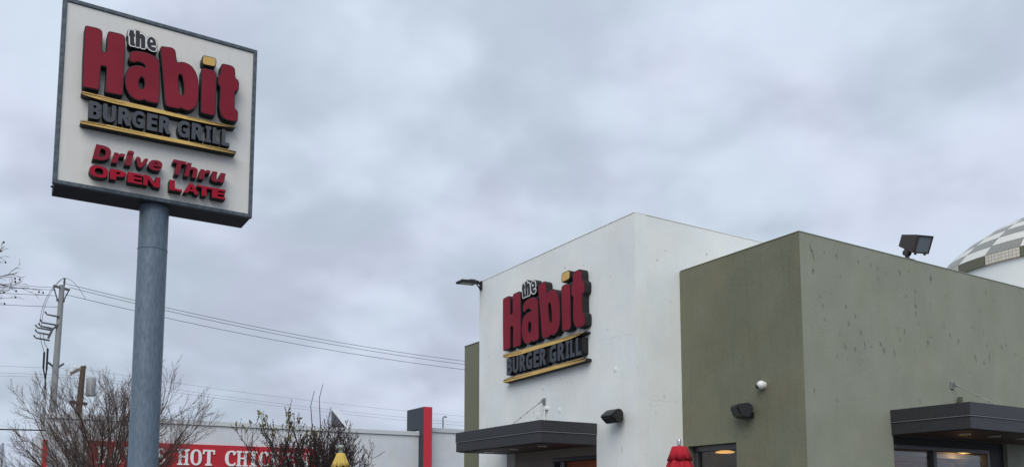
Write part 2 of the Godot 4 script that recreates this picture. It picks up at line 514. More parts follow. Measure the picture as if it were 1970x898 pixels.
func lamp(parent: Node, at: Vector3, size: Vector3, e: float) -> void:
	var m := mat(srgb(250, 215, 150), 0.5)
	m.emission_enabled = true
	m.emission = Color(1.0, 0.74, 0.4)
	m.emission_energy_multiplier = 0.8
	part("lamp_shade", lathe([Vector2(0.001, 0.02), Vector2(size.x * 0.5, 0.016), Vector2(size.x * 0.85, 0), Vector2(size.x, -0.02), Vector2(size.x * 0.6, -0.03), Vector2(0.001, -0.034)], 20), m, parent, Transform3D(Basis.IDENTITY, at))
	var l := OmniLight3D.new()
	l.name = "lamp_light"
	l.light_color = Color(1.0, 0.78, 0.5)
	l.light_energy = e
	l.light_size = 0.1
	l.omni_range = 12.0
	l.omni_attenuation = 2.0
	l.shadow_enabled = true
	l.position = at + Vector3(0, -0.16, 0)
	parent.add_child(l, true)

func canopy(parent: Node, x0: float, x1: float, z0: float, z1: float, y0: float, y1: float, lights: Array) -> Node3D:
	var c := Node3D.new()
	c.name = "entrance_canopy"
	parent.add_child(c, true)
	var ym := y0 + (y1 - y0) * 0.49
	var cx := (x0 + x1) / 2; var cz := (z0 + z1) / 2; var sx := x1 - x0; var sz := z1 - z0
	part("lower_fascia", box(Vector3(cx, (y0 + ym) / 2, cz), Vector3(sx, ym - y0 - 0.004, sz), 0.006), M.canopy, c)
	part("upper_fascia", box(Vector3(cx, (ym + y1) / 2 + 0.004, cz), Vector3(sx + 0.02, y1 - ym - 0.012, sz + 0.02), 0.006), M.canopy, c)
	part("trim_strip", box(Vector3(cx, ym, cz), Vector3(sx + 0.034, 0.012, sz + 0.034), 0.003), M.steel, c)
	part("soffit", box(Vector3(cx, y0 - 0.004, cz), Vector3(sx - 0.1, 0.012, sz - 0.1), 0.002), M.soffit, c)
	for l in lights:
		part("downlight", lathe([Vector2(0.001, 0.0), Vector2(0.05, 0.0), Vector2(0.06, -0.012), Vector2(0.085, -0.014), Vector2(0.09, 0.0)], 20), M.bright, c, Transform3D(Basis.IDENTITY, Vector3(l.x, y0 - 0.011, l.y)))
	return c

func tie_rod(parent: Node, wall: Vector3, out: Vector3, low: Vector3, anchor: Material) -> void:
	var n := out.normalized()
	var st := st_new()
	bev(st, wall + n * 0.012, Vector3(0.09, 0.13, 0.024) if absf(n.z) > 0.5 else Vector3(0.024, 0.13, 0.09), 0.004)
	bev(st, wall + n * 0.05, Vector3(0.018, 0.07, 0.08) if absf(n.z) > 0.5 else Vector3(0.08, 0.07, 0.018), 0.004)
	part("anchor_plate", st.commit(), anchor, parent)
	var a := wall + n * 0.07
	var d := low - a
	var rod := st_new()
	tube(rod, [a, a + d * 0.1], [0.014, 0.014], 8)
	tube(rod, [a + d * 0.1, a + d * 0.42], [0.007, 0.007], 6)
	tube(rod, [a + d * 0.42, a + d * 0.44], [0.015, 0.015], 8)
	var s := d.cross(Vector3.UP).normalized() * 0.011
	tube(rod, [a + d * 0.44 + s, a + d * 0.62 + s], [0.004, 0.004], 5)
	tube(rod, [a + d * 0.44 - s, a + d * 0.62 - s], [0.004, 0.004], 5)
	tube(rod, [a + d * 0.62, a + d * 0.64], [0.015, 0.015], 8)
	tube(rod, [a + d * 0.64, low], [0.007, 0.007], 6)
	part("tie_rod", rod.commit(), M.steel, parent)

func make_restaurant() -> void:
	var r := thing("restaurant_building", "white stucco tower joined to an olive green block with two dark canopies", "building", Vector3(0, 0, 0))
	# white tower: west wall with its doorway, south wall
	var wt := west(WX)
	var p := PackedVector2Array([Vector2(-16.31, 0), Vector2(-15.132, 0), Vector2(-15.132, 2.75), Vector2(-12.058, 2.75), Vector2(-12.058, 0), Vector2(WZ, 0), Vector2(WZ, 6.66), Vector2(-16.31, 6.66)])
	part("tower_west_wall", prism_mesh(p, -0.25, 0.0, wt), M.white, r)
	part("tower_south_wall", prism_mesh(rect(WX + 0.25, 0, 15.5, 6.66), -0.25, 0.0, Transform3D(Basis.IDENTITY, Vector3(0, 0, WZ))), M.white, r)
	part("tower_north_wall", box(Vector3(12.5, 3.33, -16.18), Vector3(5.9, 6.66, 0.25), 0.002), M.white, r)
	part("tower_roof", box(Vector3(12.5, 6.2, -13.6), Vector3(5.8, 0.2, 4.9), 0.002), M.coping, r)
	part("tower_coping", box(Vector3(WX + 0.12, 6.672, -13.615), Vector3(0.256, 0.022, 5.392), 0.006), M.white, r)
	part("tower_coping", box(Vector3(12.5, 6.672, WZ - 0.12), Vector3(5.9, 0.0215, 0.256), 0.006), M.white, r)
	# doorway recess
	part("recess_wall", box(Vector3(WX + 0.75, 1.375, -15.25), Vector3(1.1, 2.75, 0.2), 0.002), M.taupe, r)
	part("recess_wall", box(Vector3(WX + 0.75, 1.375, -11.94), Vector3(1.1, 2.75, 0.2), 0.002), M.taupe, r)
	part("recess_ceiling", box(Vector3(WX + 0.8, 2.85, -13.6), Vector3(1.1, 0.19, 3.3), 0.002), M.taupe, r)
	part("recess_back_wall", box(Vector3(WX + 0.27, 2.68, -13.6), Vector3(0.14, 0.24, 3.06), 0.002), M.taupe, r)
	part("recess_back_wall", box(Vector3(WX + 0.27, 1.28, -14.435), Vector3(0.14, 2.555, 1.39), 0.002), M.taupe, r)
	var dr := Node3D.new(); dr.name = "entrance_door"; r.add_child(dr)
	part("door_frame", box(Vector3(WX + 0.25, 2.52, -12.9), Vector3(0.12, 0.07, 1.66), 0.004), M.frame, dr)
	part("door_frame", box(Vector3(WX + 0.25, 1.24, -13.70), Vector3(0.12, 2.48, 0.07), 0.004), M.frame, dr)
	part("side_light", box(Vector3(WX + 0.27, 1.24, -13.52), Vector3(0.02, 2.48, 0.29), 0.002), M.glass, dr)
	part("door_frame", box(Vector3(WX + 0.25, 1.24, -13.35), Vector3(0.12, 2.48, 0.05), 0.004), M.frame, dr)
	part("door_leaf", box(Vector3(WX + 0.27, 1.24, -12.7), Vector3(0.05, 2.48, 1.25), 0.004), M.door, dr)
	# canopy over the doorway
	var c1 := canopy(r, 8.09, WX, -15.12, -12.05, 2.71, 3.105, [Vector2(8.5, -14.5), Vector2(8.5, -13.55), Vector2(8.5, -12.6)])
	tie_rod(c1, Vector3(WX, 3.676, -13.708), Vector3(-1, 0, 0), Vector3(8.45, 3.11, -13.71), M.steel)
	part("conduit", tube_mesh([Vector3(WX, 3.5, -13.64), Vector3(WX - 0.05, 3.49, -13.64), Vector3(WX - 0.07, 3.4, -13.63), Vector3(WX - 0.07, 3.1, -13.6)], 0.012, 8), M.white_plastic, c1)
	part("conduit_box", box(Vector3(WX - 0.03, 3.52, -13.64), Vector3(0.06, 0.05, 0.14), 0.008), M.white_plastic, c1)
	# old anchor patches in the plaster
	for q in [[-13.95, 3.42, 0.07], [-13.2, 3.45, 0.06], [-13.75, 3.95, 0.05], [-11.5, 4.0, 0.05]]:
		part("plaster_patch", lathe([Vector2(0.001, 0.006), Vector2(q[2] * 0.8, 0.005), Vector2(q[2], 0.0)], 18), M.white, r, Transform3D(Basis(Vector3(0, 0, 1), Vector3(-1, 0, 0), Vector3(0, -1, 0)), Vector3(WX, q[1], q[0])))
	# green block
	var gt := west(GX)
	p = PackedVector2Array([Vector2(-10.92, 0), Vector2(-10.80, 0), Vector2(-10.80, 2.65), Vector2(-9.69, 2.65), Vector2(-9.69, 0), Vector2(GZ, 0), Vector2(GZ, 5.76), Vector2(-10.92, 5.76)])
	part("block_west_wall", prism_mesh(p, -0.25, 0.0, gt), M.green_left, r)
	p = PackedVector2Array([Vector2(GX + 0.25, 0), Vector2(12.42, 0), Vector2(12.42, 2.76), Vector2(15.79, 2.76), Vector2(15.79, 0), Vector2(21.0, 0), Vector2(21.0, 5.76), Vector2(GX + 0.25, 5.76)])
	part("block_south_wall", prism_mesh(p, -0.25, 0.0, Transform3D(Basis.IDENTITY, Vector3(0, 0, GZ))), M.green_right, r)
	part("block_corner", prism_mesh(rect(GX + 0.001, 0, GX + 0.25, 5.76), -0.25, 0.0005, Transform3D(Basis.IDENTITY, Vector3(0, 0, GZ))), M.green_right, r)
	part("block_east_wall", box(Vector3(20.9, 2.88, -12), Vector3(0.2, 5.75, 7.2), 0.002), M.green_right, r)
	part("block_roof", box(Vector3(15.7, 5.4, -9.75), Vector3(10.3, 0.15, 2.3), 0.002), M.coping, r)
	part("block_coping", box(Vector3(GX + 0.12, 5.77, -9.6), Vector3(0.256, 0.018, 2.59), 0.006), M.green_left, r)
	part("block_coping", box(Vector3(15.66, 5.77, GZ - 0.12), Vector3(10.68, 0.0175, 0.256), 0.006), M.green_right, r)
	# green wing beyond the tower
	part("wing_west_wall", box(Vector3(10.45, 2.85, -17.58), Vector3(0.26, 5.7, 2.54), 0.002), M.green_left, r)
	part("wing_coping", box(Vector3(10.45, 5.71, -17.58), Vector3(0.28, 0.02, 2.56), 0.004), M.coping_green, r)
	part("wing_north_wall", box(Vector3(13.0, 2.85, -18.73), Vector3(4.8, 5.7, 0.24), 0.002), M.green_left, r)
	# window in the west wall of the green block
	var w := Node3D.new(); w.name = "window"; r.add_child(w, true)
	part("frame", box(Vector3(GX + 0.16, 2.60, -10.245), Vector3(0.07, 0.09, 1.105), 0.005), M.frame, w)
	part("frame", box(Vector3(GX + 0.16, 1.27, -10.75), Vector3(0.07, 2.56, 0.09), 0.005), M.frame, w)
	part("pane", box(Vector3(GX + 0.17, 1.27, -10.2), Vector3(0.012, 2.56, 1.0), 0.001), M.glass, w)
	# shop window under the south canopy
	w = Node3D.new(); w.name = "shop_window"; r.add_child(w, true)
	part("header_panel", box(Vector3(14.1, 2.69, GZ - 0.12), Vector3(3.366, 0.14, 0.1), 0.003), M.dark, w)
	part("frame", box(Vector3(13.85, 2.585, GZ - 0.1), Vector3(2.86, 0.07, 0.12), 0.005), M.frame, w)
	part("mullion", box(Vector3(13.62, 1.27, GZ - 0.1), Vector3(0.09, 2.56, 0.12), 0.005), M.frame, w)
	part("mullion", box(Vector3(12.45, 1.27, GZ - 0.1), Vector3(0.05, 2.56, 0.12), 0.005), M.frame, w)
	part("mullion", box(Vector3(15.25, 1.27, GZ - 0.1), Vector3(0.08, 2.56, 0.12), 0.005), M.frame, w)
	part("side_panel", box(Vector3(15.54, 1.31, GZ - 0.12), Vector3(0.49, 2.62, 0.1), 0.003), M.dark, w)
	part("pane", box(Vector3(13.03, 1.27, GZ - 0.11), Vector3(1.1, 2.5, 0.012), 0.001), M.glass, w)
	part("pane", box(Vector3(14.44, 1.27, GZ - 0.11), Vector3(1.54, 2.5, 0.012), 0.001), M.glass, w)
	# wooden blind and room behind the glass
	var blind := Node3D.new(); blind.name = "wooden_blind"; r.add_child(blind)
	part("head_rail", box(Vector3(13.27, 2.42, GZ - 0.3), Vector3(1.5, 0.09, 0.08), 0.006), M.wood, blind)
	for k in 40:
		part("slat", box(Vector3(13.27, 2.34 - k * 0.055, GZ - 0.3), Vector3(1.48, 0.006, 0.05), 0.002, Basis(Vector3.RIGHT, 0.95)), M.wood, blind)
	part("room_floor", box(Vector3(14.5, 0.03, -12.2), Vector3(8.2, 0.06, 7.3), 0.002), M.floor_in, r)
	part("room_ceiling", box(Vector3(15.6, 3.05, -12.2), Vector3(10.0, 0.1, 7.0), 0.002), M.ceiling, r)
	part("room_back_wall", box(Vector3(15.7, 1.5, -15.4), Vector3(9.9, 3.0, 0.2), 0.002), M.room, r)
	part("room_side_wall", box(Vector3(15.7, 1.5, WZ + 0.06), Vector3(10.1, 3.0, 0.1), 0.002), M.room, r)
	part("partition", box(Vector3(15.3, 1.25, -9.9), Vector3(0.15, 2.5, 1.4), 0.004), M.wood, r)
	part("partition", box(Vector3(14.55, 1.2, -8.85), Vector3(0.8, 2.4, 0.1), 0.004), M.room, r)
	part("sky_reflection_board", box(Vector3(14.6, 2.77, -8.95), Vector3(4.6, 0.56, 0.08), 0.004), M.ceiling, r)  # added pale board; its colour stands in for sky reflected in the glass
	lamp(r, Vector3(15.06, 2.60, -8.7), Vector3(0.055, 0.1, 0.1), 0.05)
	lamp(r, Vector3(11.0, 2.575, -10.6), Vector3(0.17, 0.1, 0.1), 0.004)
	# canopy over the shop window
	var c2 := canopy(r, 12.38, 16.6, GZ, -7.01, 2.76, 3.165, [Vector2(13.05, -7.5), Vector2(13.9, -7.5), Vector2(14.75, -7.5), Vector2(15.6, -7.5)])
	tie_rod(c2, Vector3(14.141, 3.70, GZ), Vector3(0, 0, 1), Vector3(14.2, 3.165, -7.4), M.steel)
	part("bracket_post", box(Vector3(14.28, 3.27, GZ + 0.06), Vector3(0.07, 0.46, 0.06), 0.006), M.coping_green, c2)

func make_dome() -> void:
	var t := thing("domed_tower", "round white drum under a checkered tile dome behind the olive wall", "building", Vector3(23.849, 0, -10.355))
	var r := 3.507; var hb := 7.443; var hr := 0.235; var ch := 1.616
	part("drum_wall", lathe([Vector2(3.44, 0), Vector2(3.44, hb - 0.001)], 72), M.white, t)
	part("dome_shell", lathe([Vector2(r - 0.05, hb), Vector2(r - 0.05, hb + hr), Vector2(2.6, hb + hr + 0.75), Vector2(1.4, hb + hr + 1.25), Vector2(0.01, hb + hr + 1.45)], 60), M.dark, t)
	var tiles := func(c: Color, g: Color, sc: float) -> StandardMaterial3D:
		var img := Image.create(128, 128, false, Image.FORMAT_RGB8)
		var nz := noise(88, 0.05, 2)
		for y in 128:
			for x in 128:
				var cell := nz.get_noise_2d((x / 16) * 97.0, (y / 16) * 61.0) * 0.06
				var line := (x % 16) < 2 or (y % 16) < 2
				var q := g if line else c * (1.0 + cell)
				q.a = 1
				img.set_pixel(x, y, q)
		img.generate_mipmaps()
		var m := textured(ImageTexture.create_from_image(img), 0.35)
		m.uv1_scale = Vector3(sc, sc, sc)
		return m
	var mw: Material = tiles.call(srgb(214, 212, 204), srgb(168, 166, 158), 1.25)
	var mg: Material = tiles.call(srgb(128, 129, 120), srgb(114, 115, 108), 1.25)
	var mo: Material = tiles.call(srgb(98, 98, 76), srgb(92, 92, 72), 1.25)
	var mc: Material = tiles.call(srgb(206, 203, 188), srgb(160, 138, 120), 1.25)
	var cols := 26; var rows := 11
	var rs := (r * r + ch * ch) / (2 * ch); var amax := asin(r / rs)
	var a0 := -1.7512
	var pt := func(f: float, th: float, o: float) -> Vector3:
		var a := amax * (1.0 - f)
		return Vector3((rs + o) * sin(a) * sin(th), hb + hr + (rs + o) * cos(a) - rs * cos(amax), (rs + o) * sin(a) * cos(th))
	for j in rows:
		for i in cols:
			var st := st_new()
			var g := 0.0016
			var f0 := float(j) / rows + g; var f1 := minf(float(j + 1) / rows - g, 0.995)
			var t0 := a0 + TAU * i / cols + g; var t1 := a0 + TAU * (i + 1) / cols - g
			var n := 4
			for k in n:
				var u0 := lerpf(t0, t1, float(k) / n); var u1 := lerpf(t0, t1, float(k + 1) / n)
				var q := [pt.call(f0, u0, 0.0), pt.call(f0, u1, 0.0), pt.call(f1, u1, 0.0), pt.call(f1, u0, 0.0)]
				var nn: Vector3 = ((q[2] - q[0]) as Vector3).cross(q[1] - q[0]).normalized()
				if nn.y < 0: nn = -nn
				var vv := [Vector2(float(k) / n, 0), Vector2(float(k + 1) / n, 0), Vector2(float(k + 1) / n, 0.7), Vector2(float(k) / n, 0.7)]
				tri(st, q[0], q[1], q[2], nn, vv[0], vv[1], vv[2])
				tri(st, q[0], q[2], q[3], nn, vv[0], vv[2], vv[3])
			for e in [[t0, t0], [t1, t1]]:
				var a: Vector3 = pt.call(f0, e[0], 0.0); var b: Vector3 = pt.call(f1, e[0], 0.0)
				var c: Vector3 = pt.call(f1, e[0], -0.03); var d: Vector3 = pt.call(f0, e[0], -0.03)
				var nn := Vector3(cos(e[0]), 0, -sin(e[0])) * (-1.0 if e[0] == t0 else 1.0)
				tri(st, a, b, c, nn); tri(st, a, c, d, nn)
			part("dome_check", st.commit(), mw if (i + j) % 2 == 1 else mg, t)
	for i in cols:
		var st := st_new()
		var n := 4
		for k in n:
			var t0 := a0 + TAU * (i + float(k) / n) / cols + (0.001 if k == 0 else 0.0); var t1 := a0 + TAU * (i + float(k + 1) / n) / cols - (0.001 if k == n - 1 else 0.0)
			var a := Vector3(sin(t0), 0, cos(t0)) * r; var b := Vector3(sin(t1), 0, cos(t1)) * r
			var nn := ((a + b) / 2).normalized()
			var y0 := Vector3(0, hb, 0); var y1 := Vector3(0, hb + hr - 0.004, 0)
			tri(st, a + y0, b + y0, b + y1, nn, Vector2(float(k) / n, 0), Vector2(float(k + 1) / n, 0), Vector2(float(k + 1) / n, 0.3))
			tri(st, a + y0, b + y1, a + y1, nn, Vector2(float(k) / n, 0), Vector2(float(k + 1) / n, 0.3), Vector2(float(k) / n, 0.3))
			tri(st, a + y0, b + y0, b * 0.96 + y0, Vector3.DOWN); tri(st, a + y0, b * 0.96 + y0, a * 0.96 + y0, Vector3.DOWN)
		part("rim_check", st.commit(), mo if i % 2 == 1 else mc, t)

# ---------------------------------------------------------------- lettering
var LOGO := {
	"H": [-0.008, 1.254, 0.000, 1.276, 0.017, 1.286, 0.148, 1.293, 0.182, 1.279, 0.199, 1.249, 0.199, 0.995, 0.253, 1.001, 0.252, 1.245, 0.263, 1.280, 0.283, 1.294, 0.419, 1.299, 0.451, 1.281, 0.465, 1.240, 0.469, 0.959, 0.472, 0.510, 0.455, 0.478, 0.287, 0.469, 0.266, 0.477, 0.260, 0.498, 0.263, 0.789, 0.255, 0.806, 0.207, 0.806, 0.198, 0.784, 0.197, 0.492, 0.185, 0.477, 0.020, 0.471, 0.002, 0.485, -0.007, 0.821],
	"a": [0.514, 0.972, 0.515, 1.022, 0.527, 1.078, 0.543, 1.102, 0.588, 1.123, 0.674, 1.138, 0.750, 1.137, 0.820, 1.119, 0.864, 1.084, 0.891, 1.039, 0.898, 0.798, 0.902, 0.514, 0.891, 0.480, 0.746, 0.473, 0.726, 0.496, 0.690, 0.470, 0.640, 0.460, 0.578, 0.478, 0.527, 0.528, 0.493, 0.602, 0.479, 0.696, 0.485, 0.782, 0.506, 0.855, 0.535, 0.894, 0.608, 0.935, 0.682, 0.942, 0.718, 0.927, 0.707, 0.960, 0.675, 0.977, 0.625, 0.981, 0.564, 0.946],
	"a_hole": [0.646, 0.700, 0.651, 0.747, 0.667, 0.781, 0.689, 0.787, 0.707, 0.764, 0.716, 0.719, 0.712, 0.662, 0.695, 0.631, 0.673, 0.631, 0.653, 0.653],
	"b": [0.882, 1.227, 0.889, 1.264, 0.904, 1.280, 1.029, 1.299, 1.061, 1.283, 1.079, 1.250, 1.086, 1.182, 1.102, 1.109, 1.150, 1.137, 1.213, 1.142, 1.278, 1.120, 1.332, 1.064, 1.368, 0.979, 1.385, 0.870, 1.389, 0.687, 1.372, 0.584, 1.329, 0.519, 1.270, 0.480, 1.213, 0.482, 1.174, 0.498, 1.137, 0.473, 0.999, 0.473, 0.977, 0.495, 0.962, 0.575, 0.916, 0.992],
	"b_hole": [1.124, 0.911, 1.134, 0.952, 1.154, 0.958, 1.174, 0.929, 1.193, 0.832, 1.200, 0.721, 1.190, 0.681, 1.170, 0.676, 1.151, 0.704, 1.132, 0.801],
	"dot": [1.409, 1.205, 1.416, 1.288, 1.433, 1.309, 1.572, 1.315, 1.601, 1.292, 1.597, 1.204, 1.580, 1.182, 1.428, 1.173],
	"i": [1.407, 1.076, 1.415, 1.115, 1.434, 1.133, 1.565, 1.135, 1.596, 1.115, 1.611, 1.079, 1.616, 0.526, 1.598, 0.493, 1.444, 0.492, 1.419, 0.511],
	"t": [1.656, 1.218, 1.673, 1.258, 1.701, 1.266, 1.802, 1.269, 1.840, 1.248, 1.853, 1.202, 1.856, 1.104, 1.896, 1.086, 1.911, 1.043, 1.908, 0.943, 1.885, 0.917, 1.857, 0.918, 1.862, 0.668, 1.895, 0.656, 1.909, 0.622, 1.908, 0.506, 1.885, 0.483, 1.761, 0.475, 1.707, 0.499, 1.669, 0.558, 1.655, 0.643, 1.660, 0.931, 1.629, 0.943, 1.621, 1.064, 1.633, 1.092, 1.654, 1.104],
	"the_t": [0.512, 1.371, 0.553, 1.377, 0.557, 1.339, 0.569, 1.336, 0.569, 1.308, 0.558, 1.303, 0.564, 1.212, 0.575, 1.208, 0.574, 1.184, 0.537, 1.180, 0.525, 1.189, 0.519, 1.291, 0.507, 1.300, 0.506, 1.328, 0.514, 1.334],
	"the_h": [0.585, 1.391, 0.623, 1.394, 0.627, 1.348, 0.655, 1.359, 0.679, 1.348, 0.691, 1.326, 0.697, 1.188, 0.657, 1.181, 0.650, 1.307, 0.642, 1.313, 0.631, 1.303, 0.632, 1.184, 0.592, 1.181],
	"the_e": [0.724, 1.271, 0.730, 1.312, 0.748, 1.343, 0.773, 1.356, 0.800, 1.348, 0.819, 1.321, 0.828, 1.265, 0.764, 1.251, 0.770, 1.232, 0.784, 1.223, 0.829, 1.228, 0.825, 1.192, 0.793, 1.184, 0.758, 1.194, 0.734, 1.221],
	"the_e_hole": [0.759, 1.294, 0.761, 1.310, 0.770, 1.320, 0.780, 1.316, 0.788, 1.299, 0.787, 1.288, 0.760, 1.284]}
const GRILL := [["B", 0.091, 0.228], ["U", 0.249, 0.398], ["R", 0.425, 0.577], ["G", 0.589, 0.735], ["E", 0.766, 0.894], ["R", 0.912, 1.063], ["G", 1.142, 1.290], ["R", 1.318, 1.472], ["I", 1.494, 1.568], ["L", 1.587, 1.686], ["L", 1.707, 1.812]]

# the logo in its own plane: x right, y up, z out of the wall; top squeezes the big letters' height
func logo(parent: Node3D, xf: Transform3D, sc: float, depth: float, top: float, drop := 0.0) -> void:
	var sh := func(key: String) -> PackedVector2Array:
		var q := PackedVector2Array()
		for v in to_poly(LOGO[key]):
			q.append(Vector2(v.x, (v.y if v.y < 0.45 else 0.45 + (v.y - 0.45) * top) - drop) * sc)
		return q
	var none := PackedVector2Array()
	for k in ["H", "a", "b", "i", "t"]:
		part("letter", channel(sh.call(k), sh.call(k + "_hole") if LOGO.has(k + "_hole") else none, depth, 0.011 * sc, M.red, M.letter_edge), null, parent, xf)
	part("letter_dot", channel(sh.call("dot"), none, depth, 0.011 * sc, M.gold, M.letter_edge), null, parent, xf)
	# small word on an outlined plate
	var plate: PackedVector2Array = grown(sh.call("the_h"), 0.019 * sc)
	for k in ["the_t", "the_e"]:
		var u := Geometry2D.merge_polygons(plate, grown(sh.call(k), 0.019 * sc))
		var best: PackedVector2Array = u[0]
		for q in u:
			if q.size() > best.size(): best = q
		plate = best
	var se := st_new()
	prism(se, grown(plate, 0.006 * sc), 0.0, depth - 0.004, xf)
	part("word_cabinet", se.commit(), M.letter_edge, parent)
	part("word_plate", prism_mesh(plate, depth - 0.003, depth + 0.002, xf), M.whiteface, parent)
	for k in ["the_t", "the_h", "the_e"]:
		part("small_letter", prism_mesh(grown(sh.call(k), 0.005 * sc), depth + 0.0025, depth + 0.006, xf, none), M.ink, parent)
	part("small_letter_counter", prism_mesh(sh.call("the_e_hole"), depth + 0.0065, depth + 0.008, xf), M.whiteface, parent)
	# the two gold bars with their dry-brush streaks
	var bars := [[[-0.005, 0.424, 0.39, 0.418, 1.27, 0.416, 1.890, 0.422, 1.878, 0.396, 1.6, 0.371, 1.27, 0.361, 0.9, 0.360, 0.39, 0.352, 0.16, 0.362, -0.001, 0.378], [[0.0, 0.404, 0.40, 0.404, 0.01, 0.393], [0.22, 0.380, 0.5, 0.388, 0.45, 0.382], [0.98, 0.410, 1.885, 0.413, 1.88, 0.407], [1.25, 0.395, 1.88, 0.402, 1.86, 0.395]]],
		[[0.009, 0.047, 0.176, 0.060, 0.9, 0.064, 1.6, 0.077, 1.838, 0.080, 1.898, 0.067, 1.903, 0.032, 1.6, 0.024, 0.9, 0.010, 0.000, 0.000], [[0.003, 0.035, 0.75, 0.040, 0.005, 0.026], [0.02, 0.05, 0.3, 0.055, 0.28, 0.049], [1.3, 0.062, 1.9, 0.070, 1.9, 0.055], [1.5, 0.046, 1.9, 0.048, 1.9, 0.043]]]]
	for b in bars:
		var q := to_poly(b[0])
		for i in q.size(): q[i] = Vector2(q[i].x, q[i].y - (drop if q[i].y > 0.3 else 0.0)) * sc
		var bar := part("gold_bar", channel(q, none, depth * 0.95, 0.003 * sc, M.gold, M.letter_edge), null, parent, xf)
		for s in b[1]:
			var t := to_poly(s)
			for i in t.size(): t[i] = Vector2(t[i].x, t[i].y - (drop if t[i].y > 0.3 else 0.0)) * sc
			part("streak", prism_mesh(t, depth * 0.95 - 0.001, depth * 0.95 + 0.003), M.letter_edge, bar)
	for g in GRILL:
		var b0: float = lerpf(0.0966, 0.118, g[1] / 1.7); var t0: float = lerpf(0.3225, 0.3418, g[1] / 1.7)
		part("letter", glyph(g[0], "sans_block", g[1] * sc, g[2] * sc, b0 * sc, t0 * sc, depth * 0.95, 0.0, M.charcoal, M.letter_edge), null, parent, xf)

func make_pole_sign() -> void:
	var s := thing("pole_sign", "tall roadside sign with raised red letters on a blue grey steel pole", "sign", Vector3(0.770, 0, -11.5))
	var o := Vector3(0, 6.340, 0)
	# steel pole with chalky, blistered paint
	var pm := textured(blotchy(srgb(84, 100, 115), srgb(116, 132, 148), 301, 0.11, 0.035, 256, 1024, 2.0, -0.1), 0.5, relief(41, 0.03, 3.0, 256), 0.25)
	var st := st_new()
	var cz := -0.27
	var pts := []; var rr := []
	for k in 9: pts.append(Vector3(0.96, 5.62 * k / 8.0, cz)); rr.append(0.182)
	tube(st, pts, rr, 40)
	part("pole", st.commit(), pm, s)
	part("weld_ring", lathe([Vector2(0.18, 0), Vector2(0.187, 0.004), Vector2(0.187, 0.014), Vector2(0.18, 0.018)], 40), pm, s, Transform3D(Basis.IDENTITY, Vector3(0.96, 4.97, cz)))
	part("base_plate", box(Vector3(0.96, 0.03, cz), Vector3(0.7, 0.06, 0.7), 0.01), M.steel, s)
	# cabinet
	var x0 := -0.256; var x1 := 2.17; var y0 := -0.774; var y1 := 1.652
	var fm := textured(blotchy(srgb(72, 82, 90), srgb(88, 98, 106), 51, 0.02, 0.02), 0.5)
	fm.metallic = 0.2
	fm.uv1_triplanar = true
	var dk := mat(srgb(40, 46, 54), 0.6, 0.1)
	part("cabinet", box(o + Vector3((x0 + x1) / 2 + 0.008, (y0 + y1) / 2, -0.28), Vector3(x1 - x0 - 0.026, y1 - y0, 0.49), 0.008), dk, s)
	var t := 0.05
	for f in [rect(x0 - 0.004, y0 - 0.004, x0 + t, y1 + 0.004), rect(x1 - t, y0 - 0.004, x1 + 0.004, y1 + 0.004), rect(x0 + t, y1 - t, x1 - t, y1 + 0.004), rect(x0 + t, y0 - 0.004, x1 - t, y0 + t)]:
		var ctr: Vector2 = (f[0] + f[2]) / 2; var sz: Vector2 = f[2] - f[0]
		part("frame_rail", box(o + Vector3(ctr.x, ctr.y, -0.02), Vector3(sz.x - 0.001, sz.y - 0.001, 0.06), 0.006), fm, s)
	part("hinge_tab", box(o + Vector3(x0 + 0.005, y0 + 0.015, -0.2), Vector3(0.03, 0.02, 0.03), 0.005), dk, s)
	var face := textured(stucco(srgb(217, 215, 210), 404, 0.03, 0.03, [], srgb(120, 120, 118)), 0.5)
	part("face_panel", prism_mesh(rect(x0 + t - 0.01, y0 + t - 0.01, x1 - t + 0.01, y1 - t + 0.01), -0.035, -0.008, Transform3D(Basis.IDENTITY, o)), face, s)
	logo(s, Transform3D(Basis.IDENTITY, o + Vector3(0, 0, -0.007)), 1.0, 0.137, 1.0)
	var xf := Transform3D(Basis.IDENTITY, o + Vector3(0, 0, -0.007))
	var up := {"D": 0.197, "T": 0.197, "h": 0.19, "i": 0.2}
	for g in [["D", 0.157, 0.381], ["r", 0.377, 0.528], ["i", 0.524, 0.636], ["v", 0.628, 0.810], ["e", 0.794, 0.983], ["T", 1.073, 1.271], ["h", 1.245, 1.431], ["r", 1.427, 1.579], ["u", 1.579, 1.775]]:
		var b0 := lerpf(-0.4235, -0.409, g[1] / 1.7)
		if g[0] == "v":
			var vp := PackedVector2Array()
			for q in [Vector2(0, 1), Vector2(0.37, 1), Vector2(0.52, 0.4), Vector2(0.68, 1), Vector2(1, 1), Vector2(0.68, 0), Vector2(0.34, 0)]:
				vp.append(Vector2(g[1] + q.x * (g[2] - g[1] - 0.025) + q.y * 0.025, b0 + q.y * 0.14))
			part("letter", channel(vp, PackedVector2Array(), 0.137, 0.002, M.red, M.letter_edge), null, s, xf)
			continue
		part("letter", glyph(g[0], "sans_heavy", g[1], g[2], b0, b0 + (up[g[0]] if up.has(g[0]) else 0.14), 0.137, 0.18, M.red, M.letter_edge), null, s, xf)
	for g in [["O", 0.130, 0.348], ["P", 0.364, 0.553], ["E", 0.570, 0.742], ["N", 0.753, 0.959], ["L", 1.070, 1.227], ["A", 1.245, 1.438], ["T", 1.414, 1.597], ["E", 1.604, 1.781]]:
		var b0 := lerpf(-0.640, -0.631, g[1] / 1.7) - (0.006 if g[0] == "O" else 0.0)
		part("letter", glyph(g[0], "sans_heavy", g[1], g[2], b0, b0 + (0.15 if g[0] == "O" else 0.135), 0.137, 0.0, M.red_bright, M.letter_edge), null, s, xf)

